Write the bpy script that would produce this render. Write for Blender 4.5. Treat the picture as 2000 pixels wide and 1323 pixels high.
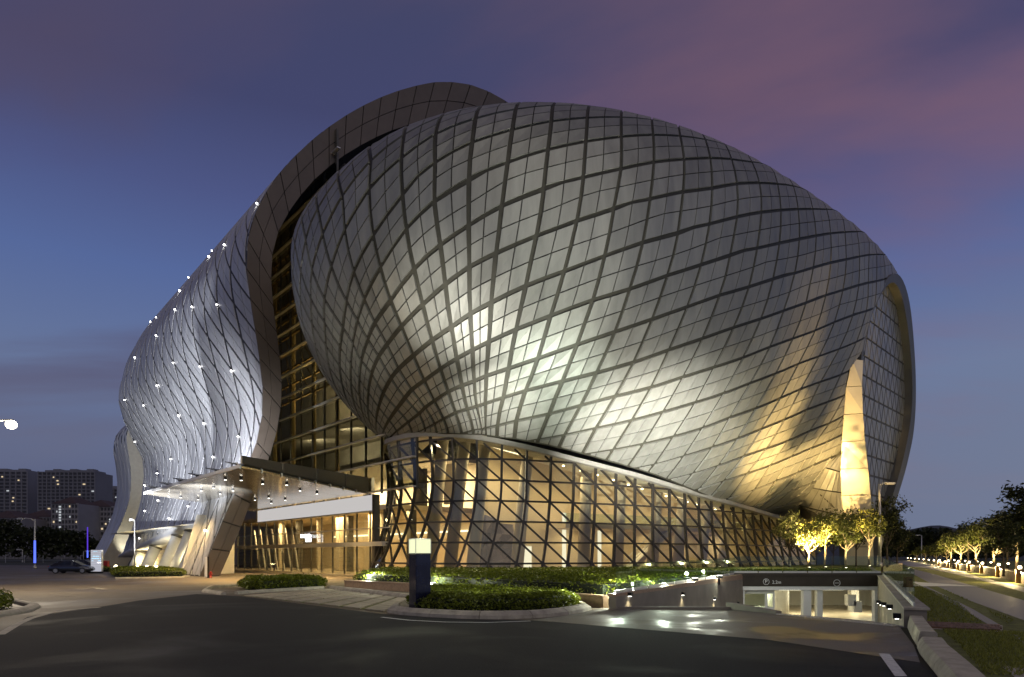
import bpy, bmesh, math, random
import numpy as np
from mathutils import Vector, Matrix

for _o in list(bpy.data.objects):
    bpy.data.objects.remove(_o)
random.seed(11)
rng = np.random.default_rng(11)
RAD = math.radians
SC = bpy.context.scene
COL = SC.collection

# ------------------------------------------------------------------ camera
CAM_H = 2.1
cam_d = bpy.data.cameras.new("camera")
cam_d.sensor_width = 36.0
cam_d.lens = 24.0
cam_d.shift_y = 0.21125          # view camera / shift lens: verticals stay vertical
cam_d.clip_start = 0.1
cam_d.clip_end = 6000.0
cam = bpy.data.objects.new("camera", cam_d)
cam.location = (0, 0, CAM_H)
cam.rotation_euler = (RAD(90), 0, 0)
COL.objects.link(cam)
SC.camera = cam

# ------------------------------------------------------------------ dusk sky
W = bpy.data.worlds.new("World")
SC.world = W
W.use_nodes = True
nt = W.node_tree
nt.nodes.clear()


def nd(t, typ, **kw):
    n = t.nodes.new(typ)
    for k, v in kw.items():
        setattr(n, k, v)
    return n


def math_n(t, op, a, b=None, clamp=False):
    n = t.nodes.new("ShaderNodeMath")
    n.operation = op
    n.use_clamp = clamp
    for i, x in enumerate((a, b)):
        if x is None:
            continue
        if isinstance(x, (int, float)):
            n.inputs[i].default_value = x
        else:
            t.links.new(x, n.inputs[i])
    return n.outputs[0]


def ramp(t, fac, stops, interp="LINEAR"):
    n = t.nodes.new("ShaderNodeValToRGB")
    cr = n.color_ramp
    cr.interpolation = interp
    while len(cr.elements) > 1:
        cr.elements.remove(cr.elements[-1])
    for i, (p, c) in enumerate(stops):
        e = cr.elements[0] if i == 0 else cr.elements.new(p)
        e.position = p
        e.color = (c[0], c[1], c[2], 1) if len(c) == 3 else c
    t.links.new(fac, n.inputs[0])
    return n.outputs[0]


def mix_rgb(t, fac, a, b, mode="MIX"):
    n = t.nodes.new("ShaderNodeMix")
    n.data_type = "RGBA"
    n.blend_type = mode
    for i, x in ((0, fac), (6, a), (7, b)):
        if isinstance(x, (int, float)):
            n.inputs[i].default_value = x
        elif isinstance(x, (tuple, list)):
            n.inputs[i].default_value = (x[0], x[1], x[2], 1)
        else:
            t.links.new(x, n.inputs[i])
    return n.outputs[2]


tc = nd(nt, "ShaderNodeTexCoord")
sep = nd(nt, "ShaderNodeSeparateXYZ")
nt.links.new(tc.outputs["Generated"], sep.inputs[0])
zc = math_n(nt, "MAXIMUM", sep.outputs[2], 0.0)
base = ramp(nt, zc, [(0.0, (0.078, 0.082, 0.150)), (0.06, (0.096, 0.108, 0.192)), (0.12, (0.118, 0.140, 0.240)), (0.23, (0.135, 0.182, 0.325)),
                     (0.35, (0.092, 0.140, 0.325)), (0.44, (0.074, 0.094, 0.232)), (0.53, (0.055, 0.062, 0.150)), (1.0, (0.055, 0.054, 0.085))])
# the side where the sun went down keeps a little more light
glow = math_n(nt, "MULTIPLY", math_n(nt, "ADD", math_n(nt, "MULTIPLY", sep.outputs[0], 0.75), 0.30, True), 1.0)
low = ramp(nt, zc, [(0.0, (1, 1, 1)), (0.42, (0, 0, 0))], "EASE")
base = mix_rgb(nt, math_n(nt, "MULTIPLY", math_n(nt, "MULTIPLY", glow, low), 0.92), base, (0.200, 0.242, 0.350))
# cloud deck: direction projected on a plane overhead, streaks run along the view
den = math_n(nt, "ADD", zc, 0.16)
cx_ = math_n(nt, "DIVIDE", sep.outputs[0], den)
cy_ = math_n(nt, "DIVIDE", sep.outputs[1], den)
cmb = nd(nt, "ShaderNodeCombineXYZ")
nt.links.new(cx_, cmb.inputs[0])
nt.links.new(cy_, cmb.inputs[1])
mp = nd(nt, "ShaderNodeMapping")
mp.inputs["Rotation"].default_value = (0, 0, RAD(1.617))
mp.inputs["Scale"].default_value = (0.4636, 0.9093, 1.0)
mp.inputs["Location"].default_value = (-7.5855, 17.5715, 2.4384)
nt.links.new(cmb.outputs[0], mp.inputs[0])
nz = nd(nt, "ShaderNodeTexNoise")
nz.inputs["Scale"].default_value = 0.95
nz.inputs["Detail"].default_value = 7.0
nz.inputs["Roughness"].default_value = 0.50
nz.inputs["Distortion"].default_value = 0.35
nt.links.new(mp.outputs[0], nz.inputs["Vector"])
cl = ramp(nt, nz.outputs[0], [(0.470, (0, 0, 0)), (0.645, (1, 1, 1))], "EASE")
cband = ramp(nt, zc, [(0.02, (0.25, 0.25, 0.25)), (0.25, (0.75, 0.75, 0.75)), (0.5, (1, 1, 1))])
cl = mix_rgb(nt, 1.0, cl, cband, "MULTIPLY")
ccol = mix_rgb(nt, math_n(nt, "ADD", math_n(nt, "MULTIPLY", sep.outputs[0], 1.0), 0.45, True), (0.090, 0.070, 0.122), (0.240, 0.122, 0.160))
ccol = mix_rgb(nt, ramp(nt, zc, [(0.05, (1, 1, 1)), (0.22, (0, 0, 0))]), ccol, (0.195, 0.205, 0.28))
skyc = mix_rgb(nt, math_n(nt, "MULTIPLY", cl, 0.84), base, ccol)
bg = nd(nt, "ShaderNodeBackground")
bg.inputs[1].default_value = 1.0
nt.links.new(skyc, bg.inputs[0])
wo = nd(nt, "ShaderNodeOutputWorld")
nt.links.new(bg.outputs[0], wo.inputs[0])

# what is left of the sun, a very soft afterglow from behind the viewer
sun_d = bpy.data.lights.new("sun", "SUN")
sun_d.energy = 0.42
sun_d.angle = RAD(60)
sun_d.color = (1.0, 0.90, 0.70)
sun = bpy.data.objects.new("sun", sun_d)
sun.rotation_euler = (RAD(52), 0, RAD(24))
COL.objects.link(sun)

SC.view_settings.view_transform = "Standard"
try:
    SC.view_settings.look = "None"
except Exception:
    pass
SC.view_settings.exposure = 0.0
SC.view_settings.gamma = 1.0
SC.view_settings.use_curve_mapping = False
SC.render.engine = "CYCLES"
SC.cycles.use_denoising = True
SC.cycles.max_bounces = 8
SC.cycles.diffuse_bounces = 3
SC.cycles.glossy_bounces = 3
SC.cycles.transparent_max_bounces = 24
SC.cycles.sample_clamp_indirect = 4.0
SC.cycles.sample_clamp_direct = 0.0
SC.cycles.caustics_reflective = False
SC.cycles.caustics_refractive = False
try:
    SC.cycles.use_light_tree = True
except Exception:
    pass


# ------------------------------------------------------------------ lamps that the place has
def lamp(name, kind, loc, energy, color, aim=None, size=0.15, cone=60, blend=0.5, shape=None):
    d = bpy.data.lights.new(name, kind)
    d.energy = energy
    d.color = color
    if kind == "SPOT":
        d.spot_size = RAD(cone)
        d.spot_blend = blend
        d.shadow_soft_size = size
    elif kind == "POINT":
        d.shadow_soft_size = size
    elif kind == "AREA":
        if shape:
            d.shape = "RECTANGLE"
            d.size, d.size_y = shape
        else:
            d.size = size
    o = bpy.data.objects.new(name, d)
    o.location = loc
    if aim is not None:
        v = Vector(aim) - Vector(loc)
        o.rotation_euler = v.to_track_quat("-Z", "Y").to_euler()
    COL.objects.link(o)
    return o


COOL = (0.90, 0.97, 1.0)
WHITE = (1.0, 0.985, 0.90)
WARM = (1.0, 0.70, 0.34)
AMBER = (1.0, 0.60, 0.20)

# ------------------------------------------------------------------ materials


def mat(name, col, rough=0.6, metal=0.0, var=0.18, scale=3.0, bump=0.0, bscale=40.0, rvar=0.0, spec=None, rnd=0.0, stretch=None, coat=0.0):
    m = bpy.data.materials.new(name)
    m.use_nodes = True
    t = m.node_tree
    p = t.nodes["Principled BSDF"]
    p.inputs["Roughness"].default_value = rough
    p.inputs["Metallic"].default_value = metal
    if spec is not None:
        p.inputs["Specular IOR Level"].default_value = spec
    if coat:
        p.inputs["Coat Weight"].default_value = coat
    c = t.nodes.new("ShaderNodeTexCoord")
    vec = c.outputs["Object"]
    if stretch:
        mpn = t.nodes.new("ShaderNodeMapping")
        mpn.inputs["Scale"].default_value = stretch
        t.links.new(vec, mpn.inputs[0])
        vec = mpn.outputs[0]
    n = t.nodes.new("ShaderNodeTexNoise")
    n.inputs["Scale"].default_value = scale
    n.inputs["Detail"].default_value = 5.0
    n.inputs["Roughness"].default_value = 0.6
    t.links.new(vec, n.inputs["Vector"])
    lo = tuple(max(0.0, x * (1 - var)) for x in col)
    hi = tuple(min(1.0, x * (1 + var)) for x in col)
    cc = ramp(t, n.outputs[0], [(0.30, lo), (0.70, hi)])
    if rnd:
        oi = t.nodes.new("ShaderNodeObjectInfo")
        f = math_n(t, "ADD", math_n(t, "MULTIPLY", oi.outputs["Random"], 2 * rnd), 1 - rnd)
        hsv = t.nodes.new("ShaderNodeHueSaturation")
        t.links.new(f, hsv.inputs["Value"])
        t.links.new(cc, hsv.inputs["Color"])
        cc = hsv.outputs[0]
    t.links.new(cc, p.inputs["Base Color"])
    if rvar:
        rr = ramp(t, n.outputs[0], [(0.3, (max(0.02, rough - rvar),) * 3), (0.7, (min(1, rough + rvar),) * 3)])
        t.links.new(rr, p.inputs["Roughness"])
    if bump:
        b = t.nodes.new("ShaderNodeTexNoise")
        b.inputs["Scale"].default_value = bscale
        b.inputs["Detail"].default_value = 4.0
        t.links.new(vec, b.inputs["Vector"])
        bn = t.nodes.new("ShaderNodeBump")
        bn.inputs["Strength"].default_value = bump
        bn.inputs["Distance"].default_value = 0.05
        t.links.new(b.outputs[0], bn.inputs["Height"])
        t.links.new(bn.outputs[0], p.inputs["Normal"])
    return m


def emat(name, col, strength, sample=True):
    m = bpy.data.materials.new(name)
    m.use_nodes = True
    t = m.node_tree
    t.nodes.clear()
    e = t.nodes.new("ShaderNodeEmission")
    e.inputs[0].default_value = (col[0], col[1], col[2], 1)
    e.inputs[1].default_value = strength
    o = t.nodes.new("ShaderNodeOutputMaterial")
    t.links.new(e.outputs[0], o.inputs[0])
    if not sample:
        try:
            m.cycles.emission_sampling = "NONE"
        except Exception:
            pass
    return m


def glass(name, tint=(0.86, 0.90, 0.86), refl=0.10, rough=0.02):
    m = bpy.data.materials.new(name)
    m.use_nodes = True
    t = m.node_tree
    t.nodes.clear()
    tr = t.nodes.new("ShaderNodeBsdfTransparent")
    tr.inputs[0].default_value = (*tint, 1)
    gl = t.nodes.new("ShaderNodeBsdfGlossy")
    gl.inputs["Roughness"].default_value = rough
    gl.inputs[0].default_value = (0.9, 0.95, 0.95, 1)
    lw = t.nodes.new("ShaderNodeLayerWeight")
    lw.inputs[0].default_value = 0.5
    f = math_n(t, "ADD", math_n(t, "MULTIPLY", math_n(t, "POWER", lw.outputs["Facing"], 4.0), 0.40), refl * 0.4, True)
    mx = t.nodes.new("ShaderNodeMixShader")
    t.links.new(f, mx.inputs[0])
    t.links.new(tr.outputs[0], mx.inputs[1])
    t.links.new(gl.outputs[0], mx.inputs[2])
    o = t.nodes.new("ShaderNodeOutputMaterial")
    t.links.new(mx.outputs[0], o.inputs[0])
    return m


def leaf_mat(name, dark, light, rough=0.55):
    m = bpy.data.materials.new(name)
    m.use_nodes = True
    t = m.node_tree
    p = t.nodes["Principled BSDF"]
    p.inputs["Roughness"].default_value = rough
    p.inputs["Specular IOR Level"].default_value = 0.3
    g = t.nodes.new("ShaderNodeNewGeometry")
    cc = ramp(t, g.outputs["Random Per Island"], [(0.0, dark), (0.75, light), (1.0, tuple(min(1, x * 1.35) for x in light))])
    t.links.new(cc, p.inputs["Base Color"])
    tl = t.nodes.new("ShaderNodeBsdfTranslucent")
    t.links.new(cc, tl.inputs[0])
    mx = t.nodes.new("ShaderNodeMixShader")
    mx.inputs[0].default_value = 0.3
    t.links.new(p.outputs[0], mx.inputs[1])
    t.links.new(tl.outputs[0], mx.inputs[2])
    t.links.new(mx.outputs[0], t.nodes["Material Output"].inputs[0])
    return m


M = dict(
    joint=mat("joint_sealant", (0.035, 0.033, 0.028), 0.7, 0, 0.2, 2.0),
    joint2=mat("hall_joint_sealant", (0.16, 0.16, 0.165), 0.7, 0, 0.2, 2.0),
    clad=mat("cladding_metal", (0.275, 0.273, 0.245), 0.48, 0.38, 0.16, 1.1, 0.0, rnd=0.13, rvar=0.09, stretch=(1.0, 1.0, 0.16)),
    clad2=mat("hall_cladding_metal", (0.52, 0.52, 0.53), 0.50, 0.30, 0.13, 1.0, 0.0, rnd=0.08, stretch=(1.0, 1.0, 0.18)),
    gutter=mat("gutter_metal", (0.052, 0.049, 0.036), 0.6, 0.2, 0.2, 1.5),
    gutter2=mat("hall_gutter_metal", (0.04, 0.04, 0.042), 0.6, 0.2, 0.2, 1.5),
    reveal=mat("reveal_panel", (0.125, 0.100, 0.080), 0.5, 0.25, 0.08, 1.0, rnd=0.06),
    goldm=mat("reveal_bright_metal", (0.66, 0.60, 0.48), 0.42, 0.35, 0.10, 0.4, rnd=0.05),
    rim=mat("rim_concrete", (0.34, 0.325, 0.29), 0.55, 0.1, 0.10, 2.0),
    steel=mat("lattice_steel", (0.045, 0.040, 0.036), 0.45, 0.4, 0.15, 6.0),
    alu=mat("pale_aluminium", (0.62, 0.60, 0.56), 0.38, 0.4, 0.08, 4.0),
    dalu=mat("dark_aluminium", (0.085, 0.08, 0.07), 0.45, 0.4, 0.15, 4.0),
    pane=glass("lobby_glass", (0.88, 0.88, 0.82), 0.16),
    pane2=glass("curtain_glass", (0.66, 0.67, 0.62), 0.20, 0.03),
    pane3=glass("balustrade_glass", (0.86, 0.93, 0.90), 0.10, 0.02),
    endglass=mat("end_glazing", (0.26, 0.265, 0.26), 0.30, 0.35, 0.12, 0.4, rnd=0.12),
    plaster=mat("warm_plaster", (0.62, 0.52, 0.36), 0.8, 0, 0.06, 0.6),
    plaster_w=mat("white_plaster", (0.74, 0.72, 0.66), 0.75, 0, 0.05, 0.8),
    colm=mat("interior_column_paint", (0.50, 0.44, 0.34), 0.6, 0, 0.06, 1.0),
    floor=mat("stone_floor", (0.42, 0.36, 0.27), 0.25, 0, 0.1, 1.5),
    soffit=mat("canopy_soffit_metal", (0.60, 0.54, 0.43), 0.16, 0.85, 0.06, 0.4, bump=0.10, bscale=0.55),
    black=mat("black_metal", (0.015, 0.015, 0.016), 0.4, 0.3, 0.2, 8.0),
    navy=mat("navy_paint", (0.012, 0.013, 0.035), 0.22, 0.2, 0.25, 2.0, coat=0.3),
    asphalt=mat("darkened_asphalt", (0.040, 0.040, 0.038), 0.80, 0, 0.28, 0.9, bump=0.5, bscale=60, rvar=0.12),
    concrete=mat("kerb_concrete", (0.40, 0.36, 0.275), 0.8, 0, 0.30, 2.2, bump=0.35, bscale=18),
    wallc=mat("ramp_wall_concrete", (0.25, 0.22, 0.17), 0.75, 0, 0.16, 0.9, bump=0.15, bscale=9),
    granite=mat("planter_granite", (0.36, 0.24, 0.15), 0.5, 0, 0.22, 7.0),
    paver=mat("paver_stone", (0.38, 0.33, 0.23), 0.8, 0, 0.28, 3.0, bump=0.3, bscale=16, rnd=0.15),
    grass=mat("lawn_turf", (0.150, 0.160, 0.030), 0.9, 0, 0.40, 2.4, bump=0.8, bscale=45),
    earth=mat("dark_ground", (0.030, 0.032, 0.016), 0.95, 0, 0.4, 0.7),
    path=mat("path_paving", (0.20, 0.19, 0.19), 0.6, 0, 0.22, 1.6, bump=0.25, bscale=10, rvar=0.12),
    brick=mat("edging_brick", (0.19, 0.105, 0.065), 0.8, 0, 0.25, 9.0, rnd=0.25),
    brickw=mat("wall_brick", (0.17, 0.10, 0.055), 0.8, 0, 0.25, 5.0, rnd=0.1),
    lintel=mat("lintel_panel", (0.050, 0.040, 0.030), 0.45, 0.3, 0.15, 2.0),
    e_bulk=emat("bulkhead_glow", (0.90, 0.86, 0.84), 0.62, True),  # white panels glow in place of the lamplight falling on them
    white=mat("white_paint", (0.80, 0.80, 0.77), 0.6, 0, 0.05, 4.0),
    marking=mat("road_marking", (0.62, 0.62, 0.58), 0.7, 0, 0.25, 9.0),
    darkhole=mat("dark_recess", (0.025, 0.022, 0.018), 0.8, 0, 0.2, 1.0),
    endframe=mat("end_frame_metal", (0.11, 0.108, 0.10), 0.5, 0.3, 0.1, 0.5),
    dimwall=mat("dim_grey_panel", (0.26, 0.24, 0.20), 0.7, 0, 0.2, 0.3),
    truss=mat("truss_steel", (0.30, 0.22, 0.09), 0.5, 0.5, 0.2, 2.0),
    bark=mat("bark", (0.22, 0.17, 0.11), 0.85, 0, 0.3, 8.0, bump=0.5, bscale=25),
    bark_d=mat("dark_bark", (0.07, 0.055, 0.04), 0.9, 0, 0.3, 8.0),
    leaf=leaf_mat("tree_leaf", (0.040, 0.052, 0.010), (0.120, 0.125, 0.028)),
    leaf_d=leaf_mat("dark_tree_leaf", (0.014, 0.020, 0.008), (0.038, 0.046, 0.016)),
    hleaf=leaf_mat("hedge_leaf", (0.066, 0.090, 0.005), (0.165, 0.195, 0.016)),
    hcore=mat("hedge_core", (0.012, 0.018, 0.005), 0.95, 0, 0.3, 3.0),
    tower=mat("tower_concrete", (0.19, 0.19, 0.22), 0.8, 0, 0.12, 0.05),
    tower_d=mat("tower_recess", (0.06, 0.06, 0.075), 0.6, 0, 0.2, 0.1),
    house=mat("apartment_render", (0.25, 0.24, 0.26), 0.8, 0, 0.12, 0.1),
    tile=mat("red_roof_tile", (0.062, 0.040, 0.040), 0.8, 0, 0.2, 0.5),
    pole=mat("galvanised_pole", (0.50, 0.49, 0.46), 0.45, 0.5, 0.1, 3.0),
    carp=mat("car_paint", (0.035, 0.042, 0.065), 0.22, 0.5, 0.05, 2.0, coat=0.8),
    cargl=mat("car_glass", (0.012, 0.013, 0.016), 0.06, 0, 0.1, 2.0),
    tyre=mat("tyre_rubber", (0.015, 0.015, 0.015), 0.8, 0, 0.1, 8.0),
    alloy=mat("alloy_rim", (0.45, 0.45, 0.45), 0.3, 0.9, 0.05, 8.0),
    redp=mat("red_paint", (0.30, 0.02, 0.015), 0.4, 0, 0.1, 4.0),
    ochre=mat("ochre_paint", (0.30, 0.17, 0.05), 0.6, 0, 0.15, 4.0),
    mural=mat("faceted_wall_panel", (0.14, 0.12, 0.15), 0.5, 0.2, 0.2, 1.0, rnd=0.35),
    hillm=mat("hazy_hill_forest", (0.075, 0.085, 0.115), 0.95, 0, 0.3, 0.02),  # haze of distance put into the forest colour as blue-grey
    e_white=emat("white_led", (1.0, 0.98, 0.95), 30.0, True),
    e_lamp=emat("lamp_warm", (1.0, 0.82, 0.50), 14.0, False),
    e_lampw=emat("lamp_white", (1.0, 0.95, 0.85), 8.0, False),
    e_tube=emat("fluorescent_tube", (1.0, 0.95, 0.66), 6.0, True),
    e_strip=emat("ceiling_strip", (1.0, 0.86, 0.55), 3.2, False),
    e_box=emat("light_box", (0.93, 0.96, 0.60), 1.05, True),
    e_win=emat("lit_window", (1.0, 0.78, 0.48), 0.85, False),
    e_win2=emat("lit_window_white", (0.85, 0.9, 0.95), 0.60, False),
    e_blue=emat("blue_led", (0.10, 0.16, 1.0), 1.6, False),
    e_viol=emat("violet_led", (0.14, 0.06, 0.85), 0.8, False),
    e_sign=emat("sign_text_blue", (0.45, 0.78, 1.0), 1.4, False),
    e_totem=emat("sign_face", (0.62, 0.63, 0.72), 0.75, False),
    e_logo=emat("sign_letters", (0.92, 0.92, 1.0), 5.0, False),
    e_door=emat("bright_doorway", (1.0, 0.93, 0.72), 1.3, False),
)


# ------------------------------------------------------------------ mesh helpers
class MB:
    def __init__(s):
        s.v, s.f, s.m = [], [], []

    def add(s, vs, fs, mi=0):
        b = len(s.v)
        s.v += [tuple(map(float, p)) for p in vs]
        s.f += [tuple(b + i for i in f) for f in fs]
        s.m += list(mi) if isinstance(mi, list) else [mi] * len(fs)
        return s

    def hexa(s, p, mi=0):
        return s.add(p, [(3, 2, 1, 0), (4, 5, 6, 7), (0, 1, 5, 4), (1, 2, 6, 5), (2, 3, 7, 6), (3, 0, 4, 7)], mi)

    def box(s, c, d, rz=0.0, mi=0):
        cx, cy, cz = c
        hx, hy, hz = d[0] / 2, d[1] / 2, d[2] / 2
        ca, sa = math.cos(rz), math.sin(rz)
        p = []
        for z in (-hz, hz):
            for x, y in ((-hx, -hy), (hx, -hy), (hx, hy), (-hx, hy)):
                p.append((cx + x * ca - y * sa, cy + x * sa + y * ca, cz + z))
        return s.hexa(p, mi)

    def bevbox(s, c, d, b=0.03, rz=0.0, mi=0):
        """box with chamfered top and vertical edges"""
        cx, cy, cz = c
        hx, hy, hz = d[0] / 2, d[1] / 2, d[2] / 2
        ca, sa = math.cos(rz), math.sin(rz)
        rings = []
        for z, k in ((-hz, 0), (hz - b, 0), (hz, b)):
            r = []
            X, Y = hx - k, hy - k
            for x, y in ((-X + b, -Y), (X - b, -Y), (X, -Y + b), (X, Y - b), (X - b, Y), (-X + b, Y), (-X, Y - b), (-X, -Y + b)):
                r.append((cx + x * ca - y * sa, cy + x * sa + y * ca, cz + z))
            rings.append(r)
        fs = [tuple(range(7, -1, -1)), tuple(range(16, 24))]
        for k in range(2):
            for i in range(8):
                j = (i + 1) % 8
                fs.append((k * 8 + i, k * 8 + j, k * 8 + 8 + j, k * 8 + 8 + i))
        return s.add([p for r in rings for p in r], fs, mi)

    def prism(s, poly, z0, z1, mi=0):
        n = len(poly)
        a = sum(poly[i][0] * poly[(i + 1) % n][1] - poly[(i + 1) % n][0] * poly[i][1] for i in range(n))
        if a < 0:
            poly = poly[::-1]
        v = [(x, y, z0) for x, y in poly] + [(x, y, z1) for x, y in poly]
        f = [tuple(range(n - 1, -1, -1)), tuple(range(n, 2 * n))]
        f += [(i, (i + 1) % n, n + (i + 1) % n, n + i) for i in range(n)]
        return s.add(v, f, mi)

    def beam(s, a, b, w, h=None, up=(0, 0, 1), mi=0):
        a, b = Vector(a), Vector(b)
        h = h or w
        d = (b - a)
        if d.length < 1e-6:
            return s
        d.normalize()
        u = Vector(up)
        x = d.cross(u)
        if x.length < 1e-4:
            x = d.cross(Vector((0, 1, 0)))
        x.normalize()
        y = x.cross(d)
        x, y = x * w / 2, y * h / 2
        p = [a - x - y, a + x - y, a + x + y, a - x + y, b - x - y, b + x - y, b + x + y, b - x + y]
        return s.hexa(p, mi)

    def strip(s, pts, w, h, ups, mi=0):
        """rectangular bar swept along a polyline with mitred corners; ups = outward vectors"""
        n = len(pts)
        P = [Vector(p) for p in pts]
        U = [Vector(u).normalized() for u in ups]
        v = []
        for i in range(n):
            d = (P[min(i + 1, n - 1)] - P[max(i - 1, 0)]).normalized()
            x = d.cross(U[i]).normalized()
            u = x.cross(d).normalized()
            for sx, su in ((-1, -1), (1, -1), (1, 1), (-1, 1)):
                v.append(P[i] + x * (sx * w / 2) + u * (su * h / 2))
        f = [(3, 2, 1, 0), (4 * n - 4, 4 * n - 3, 4 * n - 2, 4 * n - 1)]
        for i in range(n - 1):
            b = 4 * i
            for k in range(4):
                f.append((b + k, b + (k + 1) % 4, b + 4 + (k + 1) % 4, b + 4 + k))
        return s.add(v, f, mi)

    def tube(s, path, r, seg=8, r2=None, mi=0, cap=True):
        P = [Vector(p) for p in path]
        n = len(P)
        if not isinstance(r, (list, tuple)):
            r2 = r if r2 is None else r2
            r = [r + (r2 - r) * i / (n - 1) for i in range(n)]
        v = []
        x = None
        for i in range(n):
            d = (P[min(i + 1, n - 1)] - P[max(i - 1, 0)]).normalized()
            if x is None:
                x = d.cross(Vector((0, 0, 1)) if abs(d.z) < 0.9 else Vector((0, 1, 0)))
            x = (x - d * x.dot(d)).normalized()
            y = d.cross(x)
            for k in range(seg):
                a = 2 * math.pi * k / seg
                v.append(P[i] + (x * math.cos(a) + y * math.sin(a)) * r[i])
        f = []
        for i in range(n - 1):
            for k in range(seg):
                j = (k + 1) % seg
                f.append((i * seg + k, i * seg + j, (i + 1) * seg + j, (i + 1) * seg + k))
        if cap:
            f.append(tuple(range(seg - 1, -1, -1)))
            f.append(tuple((n - 1) * seg + k for k in range(seg)))
        return s.add(v, f, mi)

    def lathe(s, c, prof, seg=16, mi=0):
        cx, cy, cz = c
        v, f = [], []
        for r, z in prof:
            for k in range(seg):
                a = 2 * math.pi * k / seg
                v.append((cx + r * math.cos(a), cy + r * math.sin(a), cz + z))
        for i in range(len(prof) - 1):
            for k in range(seg):
                j = (k + 1) % seg
                f.append((i * seg + k, i * seg + j, (i + 1) * seg + j, (i + 1) * seg + k))
        f.append(tuple(range(seg - 1, -1, -1)))
        f.append(tuple((len(prof) - 1) * seg + k for k in range(seg)))
        return s.add(v, f, mi)

    def mesh(s, name, mats, smooth=False):
        me = bpy.data.meshes.new(name)
        me.from_pydata(s.v, [], s.f)
        for m in (mats if isinstance(mats, (list, tuple)) else [mats]):
            me.materials.append(m)
        if any(s.m):
            me.polygons.foreach_set("material_index", s.m)
        if smooth:
            me.polygons.foreach_set("use_smooth", [True] * len(me.polygons))
        me.update()
        return me

    def build(s, name, mats, parent=None, smooth=False, kind=None, label=None):
        return link(name, s.mesh(name, mats, smooth), parent, kind, label)


def link(name, me, parent=None, kind=None, label=None):
    o = bpy.data.objects.new(name, me)
    COL.objects.link(o)
    if parent is not None:
        o.parent = parent
        p, off = parent, Vector((0, 0, 0))
        while p is not None:              # meshes are made in world space: undo the base points above them
            off += Vector(p.location) if p.get("own_origin") else Vector((0, 0, 0))
            p = None
        o.matrix_parent_inverse = Matrix.Translation(-off)
    if kind:
        o["kind"] = kind
    if label:
        o["label"] = label
    return o


def thing(name, label, cat, loc=(0, 0, 0), group=None):
    o = bpy.data.objects.new(name, None)
    o.empty_display_size = 0.2
    o.location = loc
    COL.objects.link(o)
    o["own_origin"] = 1
    return tag(o, label, cat, group)


def tag(o, label=None, cat=None, group=None, kind=None):
    if label:
        o["label"] = label
    if cat:
        o["category"] = cat
    if group:
        o["group"] = group
    if kind:
        o["kind"] = kind
    return o


def arr_mesh(name, V, F, mats, smooth=False):
    """fast mesh from numpy arrays (V: n,3; F: m,3 or m,4)"""
    me = bpy.data.meshes.new(name)
    V = np.asarray(V, np.float32)
    F = np.asarray(F, np.int32)
    k = F.shape[1]
    me.vertices.add(len(V))
    me.vertices.foreach_set("co", V.ravel())
    me.loops.add(F.size)
    me.loops.foreach_set("vertex_index", F.ravel())
    me.polygons.add(len(F))
    me.polygons.foreach_set("loop_start", np.arange(0, F.size, k, dtype=np.int32))
    me.polygons.foreach_set("loop_total", np.full(len(F), k, np.int32))
    for m in (mats if isinstance(mats, (list, tuple)) else [mats]):
        me.materials.append(m)
    me.update(calc_edges=True)
    if smooth:
        me.polygons.foreach_set("use_smooth", np.ones(len(F), bool))
    return me


def sheet(name, poly, z, m, kind="structure", parent=None, label=None):
    b = MB()
    n = len(poly)
    a = sum(poly[i][0] * poly[(i + 1) % n][1] - poly[(i + 1) % n][0] * poly[i][1] for i in range(n))
    if a < 0:
        poly = poly[::-1]
    b.add([(x, y, z) for x, y in poly], [tuple(range(n))])
    return b.build(name, m, parent, kind=kind, label=label)


FPX, PCX, PHY = 4000.0 / 3.0, 1000.0, 1084.0


def at(px, py, d):
    """place at distance d along the camera's viewing axis, seen at photo pixel px, py"""
    return Vector(((px - PCX) / FPX * d, d, CAM_H + (PHY - py) / FPX * d))


def G(px, py, z=0.0):
    """point of the level z that is seen at photo pixel px, py"""
    d = (CAM_H - z) * FPX / (py - PHY)
    return ((px - PCX) / FPX * d, d)


def seen(p):
    return PCX + FPX * p[0] / p[1], PHY - FPX * (p[2] - CAM_H) / p[1]


def clip_mesh(V, Fs, f, src=None):
    """keep the side f >= 0 of polygons Fs over vertices V (list of Vector), cutting edges where f changes sign"""
    out_v, out_f, cache = list(V), [], {}
    for qf, fa in enumerate(Fs):
        if all(f[i] >= 0 for i in fa):
            out_f.append(tuple(fa))
            if src is not None:
                src.append(qf)
            continue
        if all(f[i] < 0 for i in fa):
            continue
        poly = []
        n = len(fa)
        for k in range(n):
            a, b = fa[k], fa[(k + 1) % n]
            if f[a] >= 0:
                poly.append(a)
            if (f[a] >= 0) != (f[b] >= 0):
                key = (min(a, b), max(a, b))
                if key not in cache:
                    t = f[a] / (f[a] - f[b])
                    p = tuple(V[a][q] + (V[b][q] - V[a][q]) * t for q in range(3))
                    out_v.append(p)
                    cache[key] = len(out_v) - 1
                poly.append(cache[key])
        if len(poly) >= 3:
            out_f.append(tuple(poly))
            if src is not None:
                src.append(qf)
    used = sorted({i for fa in out_f for i in fa})
    mp_ = {o: n for n, o in enumerate(used)}
    return [out_v[i] for i in used], [tuple(mp_[i] for i in fa) for fa in out_f]


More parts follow.
